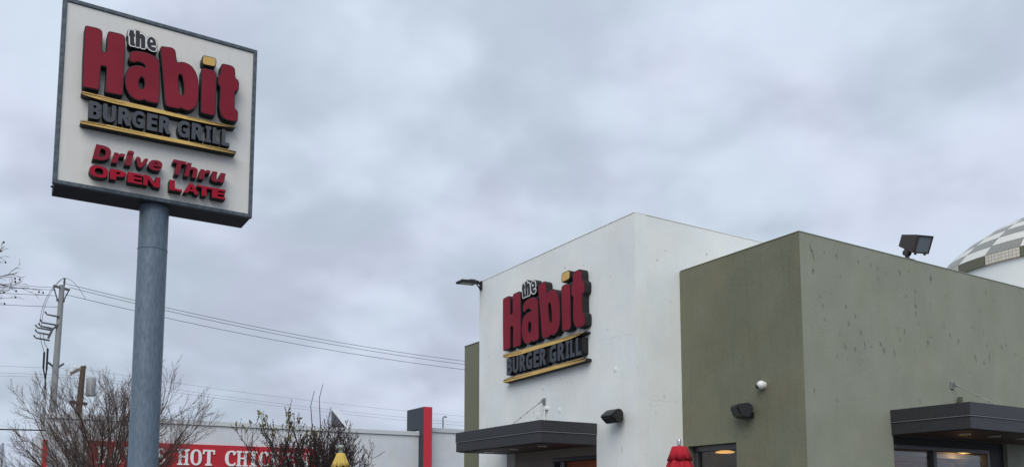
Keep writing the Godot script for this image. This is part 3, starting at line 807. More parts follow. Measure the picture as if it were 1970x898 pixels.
func make_wall_sign() -> void:
	var s := thing("wall_sign", "raised red and gold burger lettering mounted on the white tower wall", "sign", Vector3(WX, 4.196, -15.045))
	# west wall: reading direction runs from -z towards +z
	var xf := Transform3D(Basis(Vector3(0, 0, 1), Vector3(0, 1, 0), Vector3(-1, 0, 0)), Vector3(-0.002, 0, 0))
	logo(s, xf, 1.512, 0.15, 0.92, 0.022)
	var p := PackedVector2Array([Vector2(0.088, 0.115), Vector2(1.09, 0.125), Vector2(1.09, 0.13), Vector2(1.835, 0.138), Vector2(1.835, 0.335), Vector2(0.088, 0.318)])
	for i in p.size(): p[i] *= 1.512
	part("word_backing", prism_mesh(p, 0.0, 0.10, xf), M.letter_edge, s)

# ---------------------------------------------------------------- fittings on the building
func speaker(at: Vector3, label: String, rot: Basis) -> void:
	var s := thing("wall_speaker", label, "speaker", at)
	var prof := PackedVector2Array([Vector2(0.06, 0.06), Vector2(0.1, 0.115), Vector2(0.16, 0.13), Vector2(0.21, 0.115), Vector2(0.34, 0.02), Vector2(0.355, -0.01), Vector2(0.345, -0.03), Vector2(0.22, -0.13), Vector2(0.19, -0.14), Vector2(0.09, -0.115), Vector2(0.06, -0.08)])
	# profile x = away from the wall, extruded along the wall
	var xf := Transform3D(rot * Basis(Vector3(-1, 0, 0), Vector3(0, 1, 0), Vector3(0, 0, -1)), Vector3.ZERO)
	xf = xf.scaled_local(Vector3(0.9, 0.9, 0.9))
	part("cabinet", prism_mesh(prof, -0.16, 0.16, xf), M.plastic, s)
	part("end_cap", prism_mesh(grown(prof, -0.008), 0.16, 0.172, xf), M.plastic, s)
	part("end_cap", prism_mesh(grown(prof, -0.008), -0.172, -0.16, xf), M.plastic, s)
	part("grille", prism_mesh(PackedVector2Array([Vector2(0.232, -0.125), Vector2(0.338, -0.04), Vector2(0.345, -0.052), Vector2(0.24, -0.138)]), -0.14, 0.14, xf), M.dark, s)
	part("bracket", box(Vector3(-0.035, 0.0, 0), Vector3(0.07, 0.09, 0.12), 0.006), M.plastic, s)

func make_fittings() -> void:
	speaker(Vector3(WX, 3.165, -11.38), "black wedge speaker on the white wall beside the canopy", Basis.IDENTITY)
	speaker(Vector3(GX, 3.06, -9.36), "black wedge speaker on the olive wall below the white camera", Basis(Vector3.UP, -0.45) * Basis(Vector3(0, 0, 1), -0.5))
	var c := thing("security_camera", "small white round camera on the olive wall above the speaker", "camera", Vector3(GX, 3.505, -9.09))
	part("mount", lathe([Vector2(0.001, 0.03), Vector2(0.05, 0.03), Vector2(0.058, 0.02), Vector2(0.06, 0.0)], 24), M.white_plastic, c, Transform3D(Basis(Vector3(0, 0, 1), Vector3(-1, 0, 0), Vector3(0, -1, 0)), Vector3.ZERO))
	var ball := SphereMesh.new(); ball.radius = 0.07; ball.height = 0.14; ball.radial_segments = 28; ball.rings = 16
	part("ball", ball, M.white_plastic, c, Transform3D(Basis.IDENTITY, Vector3(-0.055, 0, 0)))
	var ld := Vector3(-0.75, -0.35, -0.5).normalized()
	part("lens", tube_mesh([Vector3(-0.055, 0, 0) + ld * 0.06, Vector3(-0.055, 0, 0) + ld * 0.083], 0.034, 16), M.plastic, c)
	# flood light on the parapet
	var f := thing("flood_light", "dark bronze box flood light standing on the olive parapet", "light", Vector3(13.2, 5.779, GZ - 0.1))
	var bz := mat(srgb(58, 52, 50), 0.5, 0.2)
	part("base", box(Vector3(0, 0.012, 0), Vector3(0.2, 0.024, 0.16), 0.005), bz, f)
	var kn := st_new()
	tube(kn, [Vector3(0, 0.02, 0), Vector3(0, 0.13, 0)], [0.035, 0.035], 12)
	tube(kn, [Vector3(-0.05, 0.14, 0), Vector3(0.05, 0.14, 0)], [0.055, 0.055], 14)
	bev(kn, Vector3(0.02, 0.2, 0), Vector3(0.06, 0.12, 0.1), 0.01)
	part("knuckle", kn.commit(), bz, f)
	var fd := Vector3(0.02, -0.42, 0.9).normalized()
	var fr := fd.cross(Vector3.UP).normalized(); var fu := fr.cross(fd)
	var hb := Transform3D(Basis(fr, fu, -fd) * Basis(Vector3(0, 0, 1), -0.12), Vector3(0.12, 0.33, 0.05))
	# tapered housing: smaller back, bigger front
	var st := st_new()
	var q := []
	for z in [[0.17, 0.13, 0.1], [-0.15, 0.2, 0.15], [-0.19, 0.2, 0.15]]:
		q.append([Vector3(-z[1], -z[2], z[0]), Vector3(z[1], -z[2], z[0]), Vector3(z[1], z[2], z[0]), Vector3(-z[1], z[2], z[0])])
	for i in 2:
		for k in 4:
			flat(st, q[i][k], q[i][(k + 1) % 4], q[i + 1][(k + 1) % 4], Vector3.ZERO); flat(st, q[i][k], q[i + 1][(k + 1) % 4], q[i + 1][k], Vector3.ZERO)
	flat(st, q[0][0], q[0][1], q[0][2], Vector3.ZERO); flat(st, q[0][0], q[0][2], q[0][3], Vector3.ZERO)
	flat(st, q[2][0], q[2][1], q[2][2], Vector3.ZERO); flat(st, q[2][0], q[2][2], q[2][3], Vector3.ZERO)
	part("housing", st.commit(), bz, f, hb)
	for e in [[Vector3(0, 0.142, -0.2), Vector3(0.4, 0.022, 0.02)], [Vector3(0, -0.142, -0.2), Vector3(0.4, 0.022, 0.02)], [Vector3(0.19, 0, -0.2), Vector3(0.022, 0.262, 0.02)], [Vector3(-0.19, 0, -0.2), Vector3(0.022, 0.262, 0.02)]]:
		part("door_frame", box(e[0], e[1], 0.004), bz, f, hb)
	part("lens", box(Vector3(0, 0, -0.194), Vector3(0.357, 0.261, 0.006), 0.002), mat(srgb(122, 132, 140), 0.12), f, hb)
	for x in [-0.13, 0.13]:
		part("latch", box(Vector3(x, -0.165, -0.18), Vector3(0.03, 0.03, 0.04), 0.006), bz, f, hb)
	# flat area light at the far corner of the tower
	var a := thing("area_light", "flat black lamp on an arm at the corner of the white tower", "light", Vector3(WX, 6.60, -16.2))
	part("wall_bracket", box(Vector3(-0.02, -0.03, -0.02), Vector3(0.04, 0.2, 0.09), 0.006), M.plastic, a)
	part("arm", tube_mesh([Vector3(0.05, 0.03, -0.02), Vector3(-0.14, 0.02, -0.03)], 0.032, 10), M.plastic, a)
	part("brace", tube_mesh([Vector3(-0.03, -0.12, -0.02), Vector3(-0.13, 0.0, -0.03)], 0.014, 6), M.plastic, a)
	var tb := Basis(Vector3(0, 0, 1), 0.06)
	part("head", box(Vector3(-0.36, 0.0, -0.03), Vector3(0.44, 0.055, 0.3), 0.012, tb), M.plastic, a)
	part("driver_box", box(Vector3(-0.26, 0.045, -0.03), Vector3(0.16, 0.05, 0.16), 0.01, tb), M.plastic, a)
	part("lens", box(Vector3(-0.4, -0.033, -0.03), Vector3(0.3, 0.012, 0.22), 0.003, tb), mat(srgb(112, 112, 100), 0.3), a)

# ---------------------------------------------------------------- parasols
func parasol(at: Vector3, top: float, cloth: Color, label: String, ball: bool) -> void:
	var u := thing("closed_parasol", label, "parasol", at)
	var cm := mat(cloth, 0.85)
	cm.rim_enabled = true
	cm.rim = 0.25
	part("pole", tube_mesh([Vector3(0, 0.05, 0), Vector3(0, top, 0)], 0.022, 12), M.steel, u)
	part("stand", lathe([Vector2(0.001, 0.12), Vector2(0.05, 0.12), Vector2(0.06, 0.07), Vector2(0.28, 0.05), Vector2(0.3, 0.0)], 28), M.dark, u)
	if ball:
		part("finial", lathe([Vector2(0.04, top - 0.02), Vector2(0.038, top + 0.045), Vector2(0.05, top + 0.05), Vector2(0.062, top + 0.075), Vector2(0.055, top + 0.1), Vector2(0.03, top + 0.118), Vector2(0.001, top + 0.122)], 24), mat(srgb(152, 160, 150), 0.35, 0.3), u)
	else:
		part("finial", lathe([Vector2(0.03, top - 0.01), Vector2(0.032, top + 0.05), Vector2(0.026, top + 0.08), Vector2(0.001, top + 0.1)], 16), M.bright, u)
	var fold := func(n: int, dep: float, ph: float, drop: float, y0: float, y1: float) :
		return func(a: float, r: float, y: float) -> Vector2:
			var k := clampf((y0 - y) / (y0 - y1), 0.0, 1.0)
			var s := sin(a * n + ph + sin(a * 2.0) * 0.6)
			return Vector2(r * (1.0 + dep * s * (0.15 + 0.85 * k)), y + drop * k * k * sin(a * n + ph + 1.4))
	var vt := top - 0.02
	if ball:
		part("top_skirt", lathe([Vector2(0.03, vt), Vector2(0.07, vt - 0.008), Vector2(0.09, vt - 0.07), Vector2(0.12, vt - 0.15), Vector2(0.155, vt - 0.25), Vector2(0.148, vt - 0.246)], 64, fold.call(8, 0.13, 0.4, 0.03, vt, vt - 0.25)), cm, u)
	else:
		part("top_skirt", lathe([Vector2(0.02, vt), Vector2(0.1, vt - 0.008), Vector2(0.118, vt - 0.02), Vector2(0.145, vt - 0.1), Vector2(0.185, vt - 0.22), Vector2(0.175, vt - 0.218)], 64, fold.call(7, 0.1, 1.0, 0.018, vt, vt - 0.25)), cm, u)
	var cr := 0.72 if ball else 1.0
	var inner := mat(srgb(120, 30, 34), 0.85) if ball else cm
	part("canopy", lathe([Vector2(0.1 * cr, vt - 0.12), Vector2(0.15 * cr, vt - 0.2), Vector2(0.18 * cr, vt - 0.3), Vector2(0.2 * cr, vt - 0.45), Vector2(0.21 * cr, vt - 0.8), Vector2(0.16, vt - 1.3), Vector2(0.1, vt - 1.6)], 64, fold.call(8, 0.13, 0.2, 0.0, vt - 0.12, vt - 0.3)), inner, u)

# ---------------------------------------------------------------- restaurant across the road
const RZ := -36.626
const SIGN := [["D", 3.67, 4.07], ["A", 4.12, 4.59], ["V", 4.59, 5.05], ["E", 5.08, 5.49], ["'", 5.57, 5.70], ["S", 5.84, 6.19], ["H", 6.65, 7.12], ["O", 7.16, 7.61], ["T", 7.65, 8.13], ["C", 8.55, 8.99], ["H", 9.01, 9.50], ["I", 9.56, 9.89], ["C", 9.96, 10.38], ["K", 10.42, 10.99], ["E", 11.04, 11.52], ["N", 11.56, 12.20]]

func make_far_restaurant() -> void:
	var r := thing("far_restaurant", "low white flat roofed building behind the bare trees", "building", Vector3(0, 0, RZ))
	var wm := textured(stucco(srgb(205, 208, 212), 505, 0.04, 0.03, [], srgb(120, 120, 120)), 0.85)
	part("front_wall", prism_mesh(rect(1.95, 0, 17.9, 5.0), -0.3, 0.0), wm, r)
	part("parapet_cap", box(Vector3(9.93, 5.105, -0.13), Vector3(15.98, 0.2, 0.4), 0.01), mat(srgb(196, 200, 202), 0.6), r)
	part("side_wall", box(Vector3(2.08, 2.5, -6), Vector3(0.24, 5.0, 11.4), 0.004), wm, r)
	part("roof", box(Vector3(10, 4.7, -6), Vector3(15.6, 0.1, 11.4), 0.004), wm, r)
	part("rear_wall", prism_mesh(rect(17.9, 0, 27, 5.22), -0.32, -0.02), wm, r)
	part("parapet_cap", box(Vector3(22.46, 5.33, -0.15), Vector3(9.1, 0.215, 0.4), 0.01), mat(srgb(188, 193, 196), 0.6), r)
	# L-shaped fin: red edge, dark sides
	var fin := PackedVector2Array([Vector2(-0.55, 0), Vector2(0.01, 0), Vector2(0.01, 5.34), Vector2(1.34, 5.34), Vector2(1.34, 6.36), Vector2(-0.55, 6.36)])
	var fx := Transform3D(Basis(Vector3(0, 0, -1), Vector3(0, 1, 0), Vector3(1, 0, 0)), Vector3(17.571, 0, 0))
	var fn := Node3D.new(); fn.name = "tower_fin"; r.add_child(fn)
	part("fin_body", prism_mesh(fin, 0.0, 0.42, fx), mat(srgb(52, 58, 66), 0.7), fn)
	part("red_panel", box(Vector3(17.785, 3.18, 0.562), Vector3(0.435, 6.362, 0.02), 0.004), mat(srgb(196, 40, 60), 0.55), fn)
	var f2 := Node3D.new(); f2.name = "corner_fin"; r.add_child(f2)
	part("fin_body", box(Vector3(1.865, 2.06, 0.25), Vector3(0.17, 4.12, 0.66), 0.006), mat(srgb(150, 150, 128), 0.8), f2)
	part("red_panel", box(Vector3(1.875, 2.065, 0.59), Vector3(0.16, 4.13, 0.02), 0.004), mat(srgb(186, 30, 40), 0.55), f2)
	# sloped roof hood and vent pipe
	var hood := PackedVector2Array([Vector2(1.1, 4.9), Vector2(-0.9, 5.1), Vector2(1.12, 6.13), Vector2(1.12, 4.9)])
	hood = PackedVector2Array([Vector2(3.1, 4.75), Vector2(1.05, 4.75), Vector2(1.05, 5.3), Vector2(3.12, 6.38)])
	var hd := Node3D.new(); hd.name = "roof_hood"; r.add_child(hd)
	var hx := Transform3D(Basis(Vector3(0, 0, -1), Vector3(0, 1, 0), Vector3(1, 0, 0)), Vector3(14.325, 0, 0))
	part("hood_side", prism_mesh(hood, 0.0, 0.36, hx), mat(srgb(70, 72, 76), 0.8), hd)
	var sl := PackedVector2Array([Vector2(1.04, 5.305), Vector2(3.13, 6.395), Vector2(3.13, 6.415), Vector2(1.04, 5.325)])
	part("hood_slope", prism_mesh(sl, -0.01, 0.37, hx), mat(srgb(196, 198, 202), 0.5, 0.2), hd)
	part("vent_pipe", tube_mesh([Vector3(20.93, 4.6, -4), Vector3(20.93, 6.42, -4), Vector3(20.97, 6.48, -4), Vector3(21.06, 6.5, -4), Vector3(21.14, 6.46, -4)], 0.045, 8), M.steel, r)
	# red sign board
	var s := thing("fascia_sign", "long red sign board with white slab letters on the low white building", "sign", Vector3(0, 0, RZ))
	part("board", box(Vector3(7.91, 3.62, 0.06), Vector3(9.11, 1.16, 0.11), 0.01), textured(blotchy(srgb(178, 30, 44), srgb(190, 36, 50), 71, 0.02, 0.02), 0.5), s)
	for g in SIGN:
		var lo := 3.33; var hi := 3.985
		if g[0] == "'": lo = 3.74
		part("letter", glyph(g[0], "serif", g[1], g[2], lo, hi, 0.05, 0.0, M.whiteface, M.whiteface), null, s, Transform3D(Basis.IDENTITY, Vector3(0, 0, 0.113)))

# ---------------------------------------------------------------- utility poles and wires
func wire(a: Vector3, b: Vector3, sag: float, r: float, label: String, group: String) -> void:
	var pts := []
	var n := 24
	for k in n + 1:
		var t := float(k) / n
		pts.append(a.lerp(b, t) + Vector3(0, -sag * 4.0 * t * (1 - t), 0))
	var o := part(numbered("overhead_wire"), tube_mesh(pts, r, 5), M.wire, self)
	tag(o, label, "wire", group)

func make_poles() -> void:
	var z := -50.0
	var u := thing("utility_pole", "tall pale grey utility pole carrying switches behind the low white building", "utility pole", Vector3(2.72, 0, z))
	var pm := textured(blotchy(srgb(124, 126, 127), srgb(148, 150, 149), 81, 0.2, 0.02), 0.85)
	var st := st_new()
	tube(st, [Vector3(0, 0, 0), Vector3(0.12, 6.6, 0), Vector3(0.24, 13.35, 0)], [0.2, 0.17, 0.13], 14)
	part("shaft", st.commit(), pm, u)
	var dk := mat(srgb(78, 80, 84), 0.7)
	part("pole_top_insulator", lathe([Vector2(0.03, 0), Vector2(0.06, 0.08), Vector2(0.04, 0.12), Vector2(0.07, 0.2), Vector2(0.04, 0.26), Vector2(0.06, 0.36), Vector2(0.001, 0.42)], 10), dk, u, Transform3D(Basis.IDENTITY, Vector3(0.34, 13.34, 0)))
	var arm := st_new()
	bev(arm, Vector3(0.22, 13.2, 0.0), Vector3(0.95, 0.12, 0.12), 0.01, Basis(Vector3.UP, 0.6))
	part("cross_arm", arm.commit(), mat(srgb(112, 110, 106), 0.9), u)
	for s in [-1, 1]:
		part("arm_brace", tube_mesh([Vector3(0.22 + s * 0.36, 13.15, 0), Vector3(0.2 + s * 0.16, 12.55, 0.1)], 0.035, 6), dk, u)
		part("insulator", lathe([Vector2(0.02, 0), Vector2(0.06, 0.05), Vector2(0.03, 0.08), Vector2(0.06, 0.14), Vector2(0.02, 0.18)], 8), dk, u, Transform3D(Basis.IDENTITY, Vector3(0.2 + s * 0.16, 12.42, 0.1)))
	# fused switches on the side
	for k in [[0.55, 11.6, 0.62], [0.75, 11.15, 0.7], [0.82, 10.95, 0.6], [0.95, 10.85, 0.7], [0.95, 10.6, 0.62], [1.0, 10.3, 0.7]]:
		var sw := st_new()
		tube(sw, [Vector3(0.2 - k[0] + k[2] - 0.1, k[1], 0.15), Vector3(0.2 - k[0] - 0.05, k[1] + 0.06, 0.15)], [0.05, 0.04], 8)
		tube(sw, [Vector3(0.2 - k[0] - 0.05, k[1] + 0.06, 0.15), Vector3(0.2 - k[0] - 0.14, k[1] + 0.2, 0.15)], [0.03, 0.05], 6)
		part("switch", sw.commit(), dk, u)
	part("switch_bracket", tube_mesh([Vector3(0.17, 11.2, 0.1), Vector3(-0.1, 10.9, 0.15), Vector3(-0.28, 10.4, 0.15)], 0.06, 6), dk, u)
	# jumper loops
	for k in [[-0.7, 11.1, 1.3], [-0.62, 10.9, 0.95]]:
		var pts := []
		for i in 13:
			var a := PI * i / 12.0
			pts.append(Vector3(lerpf(0.34, k[0], i / 12.0) - sin(a) * 0.3 * (i / 12.0), lerpf(13.75, k[1], pow(i / 12.0, 1.6)), 0.1))
		part("jumper", tube_mesh(pts, 0.011, 5), M.wire, u)
	var jp := []
	for i in 9: jp.append(Vector3(0.34 + i * 0.13, 13.75 - 0.0156 * i * i, 0))
	part("jumper", tube_mesh(jp, 0.011, 5), M.wire, u)
	# cable terminations and riser
	for k in [[-0.42, 8.8, 9.65], [-0.27, 8.75, 9.85]]:
		part("termination", tube_mesh([Vector3(k[0], k[1], 0.2), Vector3(k[0], k[2], 0.2)], 0.05, 8), M.plastic, u)
		part("jumper", tube_mesh([Vector3(k[0], k[2], 0.2), Vector3(k[0] - 0.15, 10.1, 0.2), Vector3(k[0] - 0.25, 10.6, 0.2)], 0.014, 5), M.wire, u)
		part("cable", tube_mesh([Vector3(k[0], k[1], 0.2), Vector3(-0.3, 8.2, 0.2), Vector3(-0.28, 7.6, 0.2)], 0.04, 6), M.plastic, u)
	part("riser_conduit", tube_mesh([Vector3(-0.36, 0, 0.2), Vector3(-0.27, 7.65, 0.2)], 0.07, 8), mat(srgb(176, 178, 178), 0.7), u)
	for s in [-1, 1]:
		part("mount_arm", box(Vector3(0.16 + s * 0.24, 9.05, 0), Vector3(0.34, 0.1, 0.1), 0.01, Basis(Vector3(0, 0, 1), 0.7 * s)), dk, u)
	# brown wooden pole
	var w := thing("wooden_utility_pole", "short brown wooden utility pole top seen through the bare tree", "utility pole", Vector3(3.95, 0, z))
	var bm := textured(blotchy(srgb(74, 60, 50), srgb(98, 82, 69), 83, 0.2, 0.02), 0.95)
	var s2 := st_new()
	tube(s2, [Vector3(0, 0, 0), Vector3(0.1, 6.4, 0), Vector3(0.22, 9.1, 0)], [0.2, 0.17, 0.13], 12)
	part("shaft", s2.commit(), bm, w)
	part("cross_arm", box(Vector3(-0.05, 8.85, 0), Vector3(0.95, 0.16, 0.14), 0.01, Basis(Vector3(0, 0, 1), 0.55)), mat(srgb(122, 112, 104), 0.9), w)
	part("cross_arm", box(Vector3(0.08, 7.1, 0.12), Vector3(0.95, 0.16, 0.14), 0.01, Basis(Vector3.UP, 0.5)), bm, w)
	for k in [[-0.3, 8.72], [-0.45, 8.5], [-0.15, 8.9], [-0.55, 8.75]]:
		part("insulator", lathe([Vector2(0.02, 0), Vector2(0.09, 0.05), Vector2(0.06, 0.1), Vector2(0.09, 0.15), Vector2(0.001, 0.2)], 8), M.white_plastic, w, Transform3D(Basis.IDENTITY, Vector3(k[0], k[1], 0.1)))
	part("transformer", lathe([Vector2(0.001, 1.0), Vector2(0.2, 0.98), Vector2(0.24, 0.9), Vector2(0.24, 0.05), Vector2(0.2, 0.0), Vector2(0.001, 0.0)], 16), mat(srgb(140, 142, 142), 0.6), w, Transform3D(Basis.IDENTITY, Vector3(0.62, 7.5, 0.2)))
	# wires: right-hand spans fall away along the street
	var g := "power wires on the tall grey pole"
	var lab := "dark power wire sagging from the tall grey pole towards the olive wing"
	for k in [[3.15, 13.45, 12.3, 0.0], [3.3, 13.25, 12.0, 0.1], [3.1, 12.85, 11.7, 0.1]]:
		wire(Vector3(k[0], k[1], z + k[3]), Vector3(49, k[2], z + k[3]), 1.35, 0.014, lab, g)
	lab = "dark power wire leaving the tall grey pole past the seed ball twigs"
	g = "power wires beyond the seed ball tree"
	for k in [[2.9, 13.2, 13.0], [2.7, 13.05, 12.8], [2.75, 12.75, 12.5], [2.85, 12.15, 12.0]]:
		wire(Vector3(k[0], k[1], z), Vector3(-40, k[2] + 0.6, z), 1.0, 0.012, lab, g)
	for k in [[8.95, 8.3], [8.6, 7.75], [8.45, 7.5]]:
		wire(Vector3(4.1, k[0], z), Vector3(52, k[1], z), 0.9, 0.0055, "faint low wire from the brown pole top over the flat white roof", "faint wires over the white roof")
		wire(Vector3(4.1, k[0], z), Vector3(-40, k[0] + 0.5, z), 0.7, 0.0055, "faint low wire crossing behind the tall grey pole", "faint wires behind the grey pole")
	wire(Vector3(1.9, 4.52, RZ + 0.1), Vector3(-30, 6.0, RZ + 0.1), 0.6, 0.028, "thick black cable running level to the corner of the low white building", "")
	var sp := thing("street_sign", "thin grey street sign post beyond the bare tree", "sign", Vector3(0.42, 0, -30.0))
	part("post", tube_mesh([Vector3(0, 0, 0), Vector3(0, 3.55, 0)], 0.03, 8), M.steel, sp)
	part("plate", box(Vector3(-0.05, 3.25, 0), Vector3(0.06, 0.5, 0.42), 0.003, Basis(Vector3.UP, 0.3)), mat(srgb(172, 178, 190), 0.5, 0.2), sp)

# ---------------------------------------------------------------- trees
# one branch and, from it, its children
func grow(st: SurfaceTool, tw: SurfaceTool, rng: RandomNumberGenerator, p: Vector3, d: Vector3, l: float, r: float, lev: int, cfg: Dictionary, tips: Array) -> void:
	var n: int = cfg.segs[lev]
	var pts := [p]; var rad := [r]
	var dd := d
	var dirs := [d]
	for i in n:
		dd = (dd + Vector3(rng.randfn(), rng.randfn(), rng.randfn()) * cfg.wig[lev] + Vector3.UP * cfg.up[lev]).normalized()
		p += dd * (l / n)
		pts.append(p); dirs.append(dd)
		rad.append(lerpf(r, r * cfg.taper, float(i + 1) / n))
	tube(st if lev <= cfg.thick else tw, pts, rad, 7 if lev == 0 else (5 if lev == 1 else 3), lev == 0)
	if lev >= cfg.segs.size() - 1:
		tips.append([pts[n], dd])
		return
	var c: int = cfg.n[lev]
	for k in c:
		var t := lerpf(cfg.first[lev], 1.0, (k + rng.randf()) / c)
		var i := mini(int(t * n), n - 1)
		var q: Vector3 = (pts[i] as Vector3).lerp(pts[i + 1], t * n - i)
		var bd: Vector3 = dirs[i + 1]
		var ax := bd.cross(Vector3(rng.randfn(), rng.randfn(), rng.randfn())).normalized()
		var nd := bd.rotated(ax, cfg.ang[lev] * rng.randf_range(0.6, 1.25))
		var nl: float = l * cfg.len[lev] * rng.randf_range(0.6, 1.2) * (1.15 - 0.5 * t)
		grow(st, tw, rng, q, nd, nl, maxf(lerpf(r, r * cfg.taper, t) * cfg.thin, cfg.rmin), lev + 1, cfg, tips)

func make_trees() -> void:
	var rng := RandomNumberGenerator.new()
	rng.seed = 4
	# wide vase-shaped bare tree
	var t := thing("bare_tree", "wide bare tree with fine grey brown twigs beside the sign pole", "tree", Vector3(2.38, 0, -21.0))
	var bark := textured(blotchy(srgb(62, 53, 50), srgb(84, 74, 68), 91, 0.1, 0.02), 0.95)
	var twig := mat(srgb(102, 87, 79), 0.95)
	var tr := st_new(); var br := st_new(); var tw := st_new()
	tube(tr, [Vector3(0, 0, 0), Vector3(0.03, 0.6, 0), Vector3(-0.03, 1.25, 0.02)], [0.17, 0.13, 0.14], 12)
	part("trunk", tr.commit(), bark, t)
	var cfg := {"segs": [6, 5, 4, 3], "wig": [0.06, 0.08, 0.11, 0.12], "up": [0.03, 0.03, 0.03, 0.04], "taper": 0.35, "thick": 1, "n": [9, 8, 7], "first": [0.4, 0.12, 0.12], "ang": [0.36, 0.45, 0.5], "len": [0.42, 0.5, 0.5], "thin": 0.6, "rmin": 0.003}
	var tips := []
	var stems := 34
	for k in stems:
		var a := TAU * k * 0.382 + rng.randf() * 0.4
		var tilt := 1.06 * sqrt((k + 0.5) / stems)
		var d := Vector3(sin(tilt) * cos(a), cos(tilt), sin(tilt) * sin(a))
		d.x *= 0.72 if d.x > 0.0 else 0.86
		var l := (3.15 if tilt < 0.75 else lerpf(3.1, 2.1, (tilt - 0.75) / 0.41)) * rng.randf_range(0.86, 1.06) * (0.97 if d.x < 0.0 else 1.0)
		grow(br, tw, rng, Vector3(-0.03, 1.15, 0.02), d.normalized(), l, rng.randf_range(0.016, 0.028), 0, cfg, tips)
	part("branches", br.commit(), bark, t)
	part("twigs", tw.commit(), twig, t)
	# pollarded dark tree with a few leaf tufts
	rng.seed = 12
	t = thing("pruned_tree", "dark knobby pruned tree with a few yellow green leaf tufts on top", "tree", Vector3(5.49, 0, -16.2))
	var bark2 := textured(blotchy(srgb(52, 44, 44), srgb(74, 64, 62), 93, 0.1, 0.03), 0.95)
	tr = st_new(); br = st_new(); tw = st_new()
	tube(tr, [Vector3(0, 0, 0), Vector3(0.02, 0.7, 0), Vector3(0, 1.5, 0.02)], [0.13, 0.1, 0.12], 12)
	part("trunk", tr.commit(), bark2, t)
	cfg = {"segs": [7, 5, 5, 3], "wig": [0.13, 0.16, 0.12, 0.1], "up": [0.03, 0.12, 0.16, 0.1], "taper": 0.3, "thick": 1, "n": [8, 5, 3], "first": [0.4, 0.2, 0.3], "ang": [0.7, 0.65, 0.45], "len": [0.36, 0.6, 0.4], "thin": 0.55, "rmin": 0.0055}
	tips = []
	for k in 34:
		var a := TAU * k * 0.382 + 0.4
		var w := (k + 0.5) / 34.0
		var e := Vector3(1.5 * sqrt(w) * cos(a) - 0.08, 3.2 - 0.7 * w * w, 1.2 * sqrt(w) * sin(a))
		var d := (e - Vector3(0, 1.3, 0)) * rng.randf_range(0.75, 1.0)
		grow(br, tw, rng, Vector3(0, 1.3, 0.02), d.normalized(), d.length(), rng.randf_range(0.026, 0.04), 0, cfg, tips)
	for k in [[0.12, 4.05], [-0.05, 3.9], [0.3, 3.6], [-0.5, 3.7]]:
		tube(tw, [Vector3(k[0] - 0.05, 2.7, 0.05), Vector3(k[0], 3.2, 0.03), Vector3(k[0] - 0.03, k[1] - 0.3, 0.0), Vector3(k[0] + 0.04, k[1], 0)], [0.014, 0.01, 0.007, 0.005], 4)
	part("branches", br.commit(), bark2, t)
	part("twigs", tw.commit(), mat(srgb(78, 61, 58), 0.9), t)
	var lm := mat(srgb(122, 120, 72), 0.7)
	lm.backlight_enabled = true
	lm.backlight = srgb(56, 56, 26)
	var lv := st_new(); var bud := st_new()
	for q in tips:
		var e: Vector3 = q[0]
		var leafy: bool = e.x < 0.2 and e.x > -1.7 and e.y > 3.0 and rng.randf() < 0.075
		if leafy:
			for k in rng.randi_range(6, 11):
				var dir := Vector3(rng.randfn() * 0.7, 0.75 + rng.randf(), rng.randfn() * 0.7).normalized()
				var b: Vector3 = e - (q[1] as Vector3) * rng.randf() * 0.16 + Vector3(rng.randfn(), rng.randfn(), rng.randfn()) * 0.02
				var s := dir.cross(Vector3(rng.randfn(), rng.randfn(), rng.randfn())).normalized()
				var ln := rng.randf_range(0.05, 0.095); var wd := ln * 0.26
				var nn := dir.cross(s)
				var m := b + dir * ln * 0.5
				tri(lv, b, m + s * wd + nn * 0.008, b + dir * ln, nn); tri(lv, b, m - s * wd + nn * 0.008, b + dir * ln, nn)
		else:
			tube(bud, [e, e + (q[1] as Vector3) * 0.018], [0.009, 0.004], 4, false)
	part("leaves", lv.commit(), lm, t)
	part("buds", bud.commit(), bark2, t)
	# tree with hanging seed balls that reaches in from the left
	rng.seed = 31
	t = thing("seed_ball_tree", "bare tree with small dark seed balls reaching over beside the wires", "tree", Vector3(-1.06, 0, -13.0))
	tr = st_new(); br = st_new(); tw = st_new()
	tube(tr, [Vector3(-0.4, 0, 0), Vector3(-0.4, 1.6, 0), Vector3(-0.38, 3.2, 0), Vector3(-0.4, 4.6, 0), Vector3(-0.35, 6.0, 0)], [0.2, 0.16, 0.12, 0.08, 0.03], 12)
	part("trunk", tr.commit(), bark, t)
	cfg = {"segs": [5, 4, 3, 3], "wig": [0.07, 0.1, 0.12, 0.14], "up": [0.05, 0.06, 0.03, 0.02], "taper": 0.4, "thick": 1, "n": [6, 5, 3], "first": [0.3, 0.2, 0.25], "ang": [0.6, 0.6, 0.6], "len": [0.5, 0.5, 0.5], "thin": 0.6, "rmin": 0.0035}
	tips = []
	for k in 20:
		var a := TAU * k * 0.382
		var y := 3.1 + 2.5 * k / 20.0
		grow(br, tw, rng, Vector3(-0.38, y, 0), Vector3(cos(a), 0.35, sin(a)).normalized(), 1.5 * (1.15 - 0.5 * k / 20.0), 0.035, 0, cfg, tips)
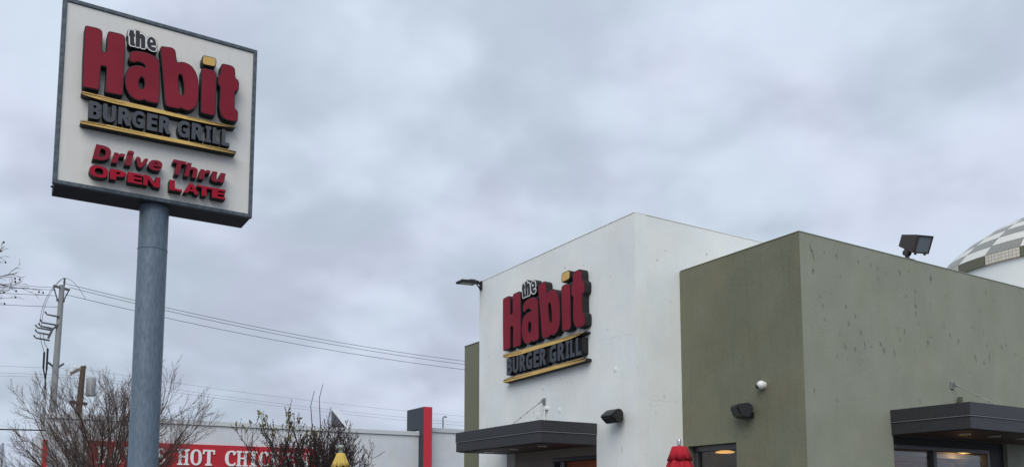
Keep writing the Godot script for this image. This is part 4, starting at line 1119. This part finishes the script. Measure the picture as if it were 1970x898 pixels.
	grow(br, tw, rng, Vector3(-0.38, 4.45, 0), Vector3(0.97, 0.2, 0.1), 1.45, 0.03, 0, cfg, tips)
	grow(br, tw, rng, Vector3(-0.38, 4.1, 0), Vector3(0.97, 0.12, -0.1), 1.35, 0.03, 0, cfg, tips)
	part("branches", br.commit(), bark, t)
	part("twigs", tw.commit(), twig, t)
	var pods := st_new()
	for q in tips:
		if rng.randf() < 0.3:
			var e: Vector3 = q[0] + Vector3(0, -0.02, 0)
			tube(pods, [e + Vector3(0, 0.014, 0), e + Vector3(0, 0.008, 0), e + Vector3(0, -0.008, 0), e + Vector3(0, -0.014, 0)], [0.003, 0.012, 0.012, 0.003], 6, false)
	var pd := part("seed_balls", pods.commit(), mat(srgb(44, 36, 34), 0.9), t)
	pd.set_meta("kind", "stuff")

# ---------------------------------------------------------------- ground
func make_ground() -> void:
	var am := textured(blotchy(srgb(62, 62, 64), srgb(78, 78, 80), 7, 0.05, 0.05), 0.75)
	am.uv1_scale = Vector3(150, 150, 1)
	var g := PlaneMesh.new()
	g.size = Vector2(900, 900)
	var o := part("ground", g, am, self)
	o.set_meta("kind", "structure")
	var road := box(Vector3(0, 0.004, -28.5), Vector3(300, 0.006, 9.0), 0.001)
	o = part("road", road, mat(srgb(70, 70, 73), 0.75), self)
	o.set_meta("kind", "structure")
	for z in [-23.6, -33.4]:
		o = part(numbered("pavement"), box(Vector3(0, 0.06, z - (0.0 if z > -30 else 0.0)), Vector3(300, 0.12, 0.8), 0.01), mat(srgb(150, 148, 142), 0.9), self)
		o.set_meta("kind", "structure")

func _ready() -> void:
	make_camera()
	make_sky()
	make_sun()
	make_materials()
	make_ground()
	make_restaurant()
	make_dome()
	make_far_restaurant()
	make_pole_sign()
	make_wall_sign()
	make_fittings()
	parasol(Vector3(9.04, 0, -9.65), 2.56, srgb(172, 18, 36), "closed red parasol standing before the white tower wall", false)
	parasol(Vector3(5.118, 0, -13.7), 2.54, srgb(214, 182, 92), "closed yellow parasol standing before the pruned tree", true)
	make_poles()
	make_trees()
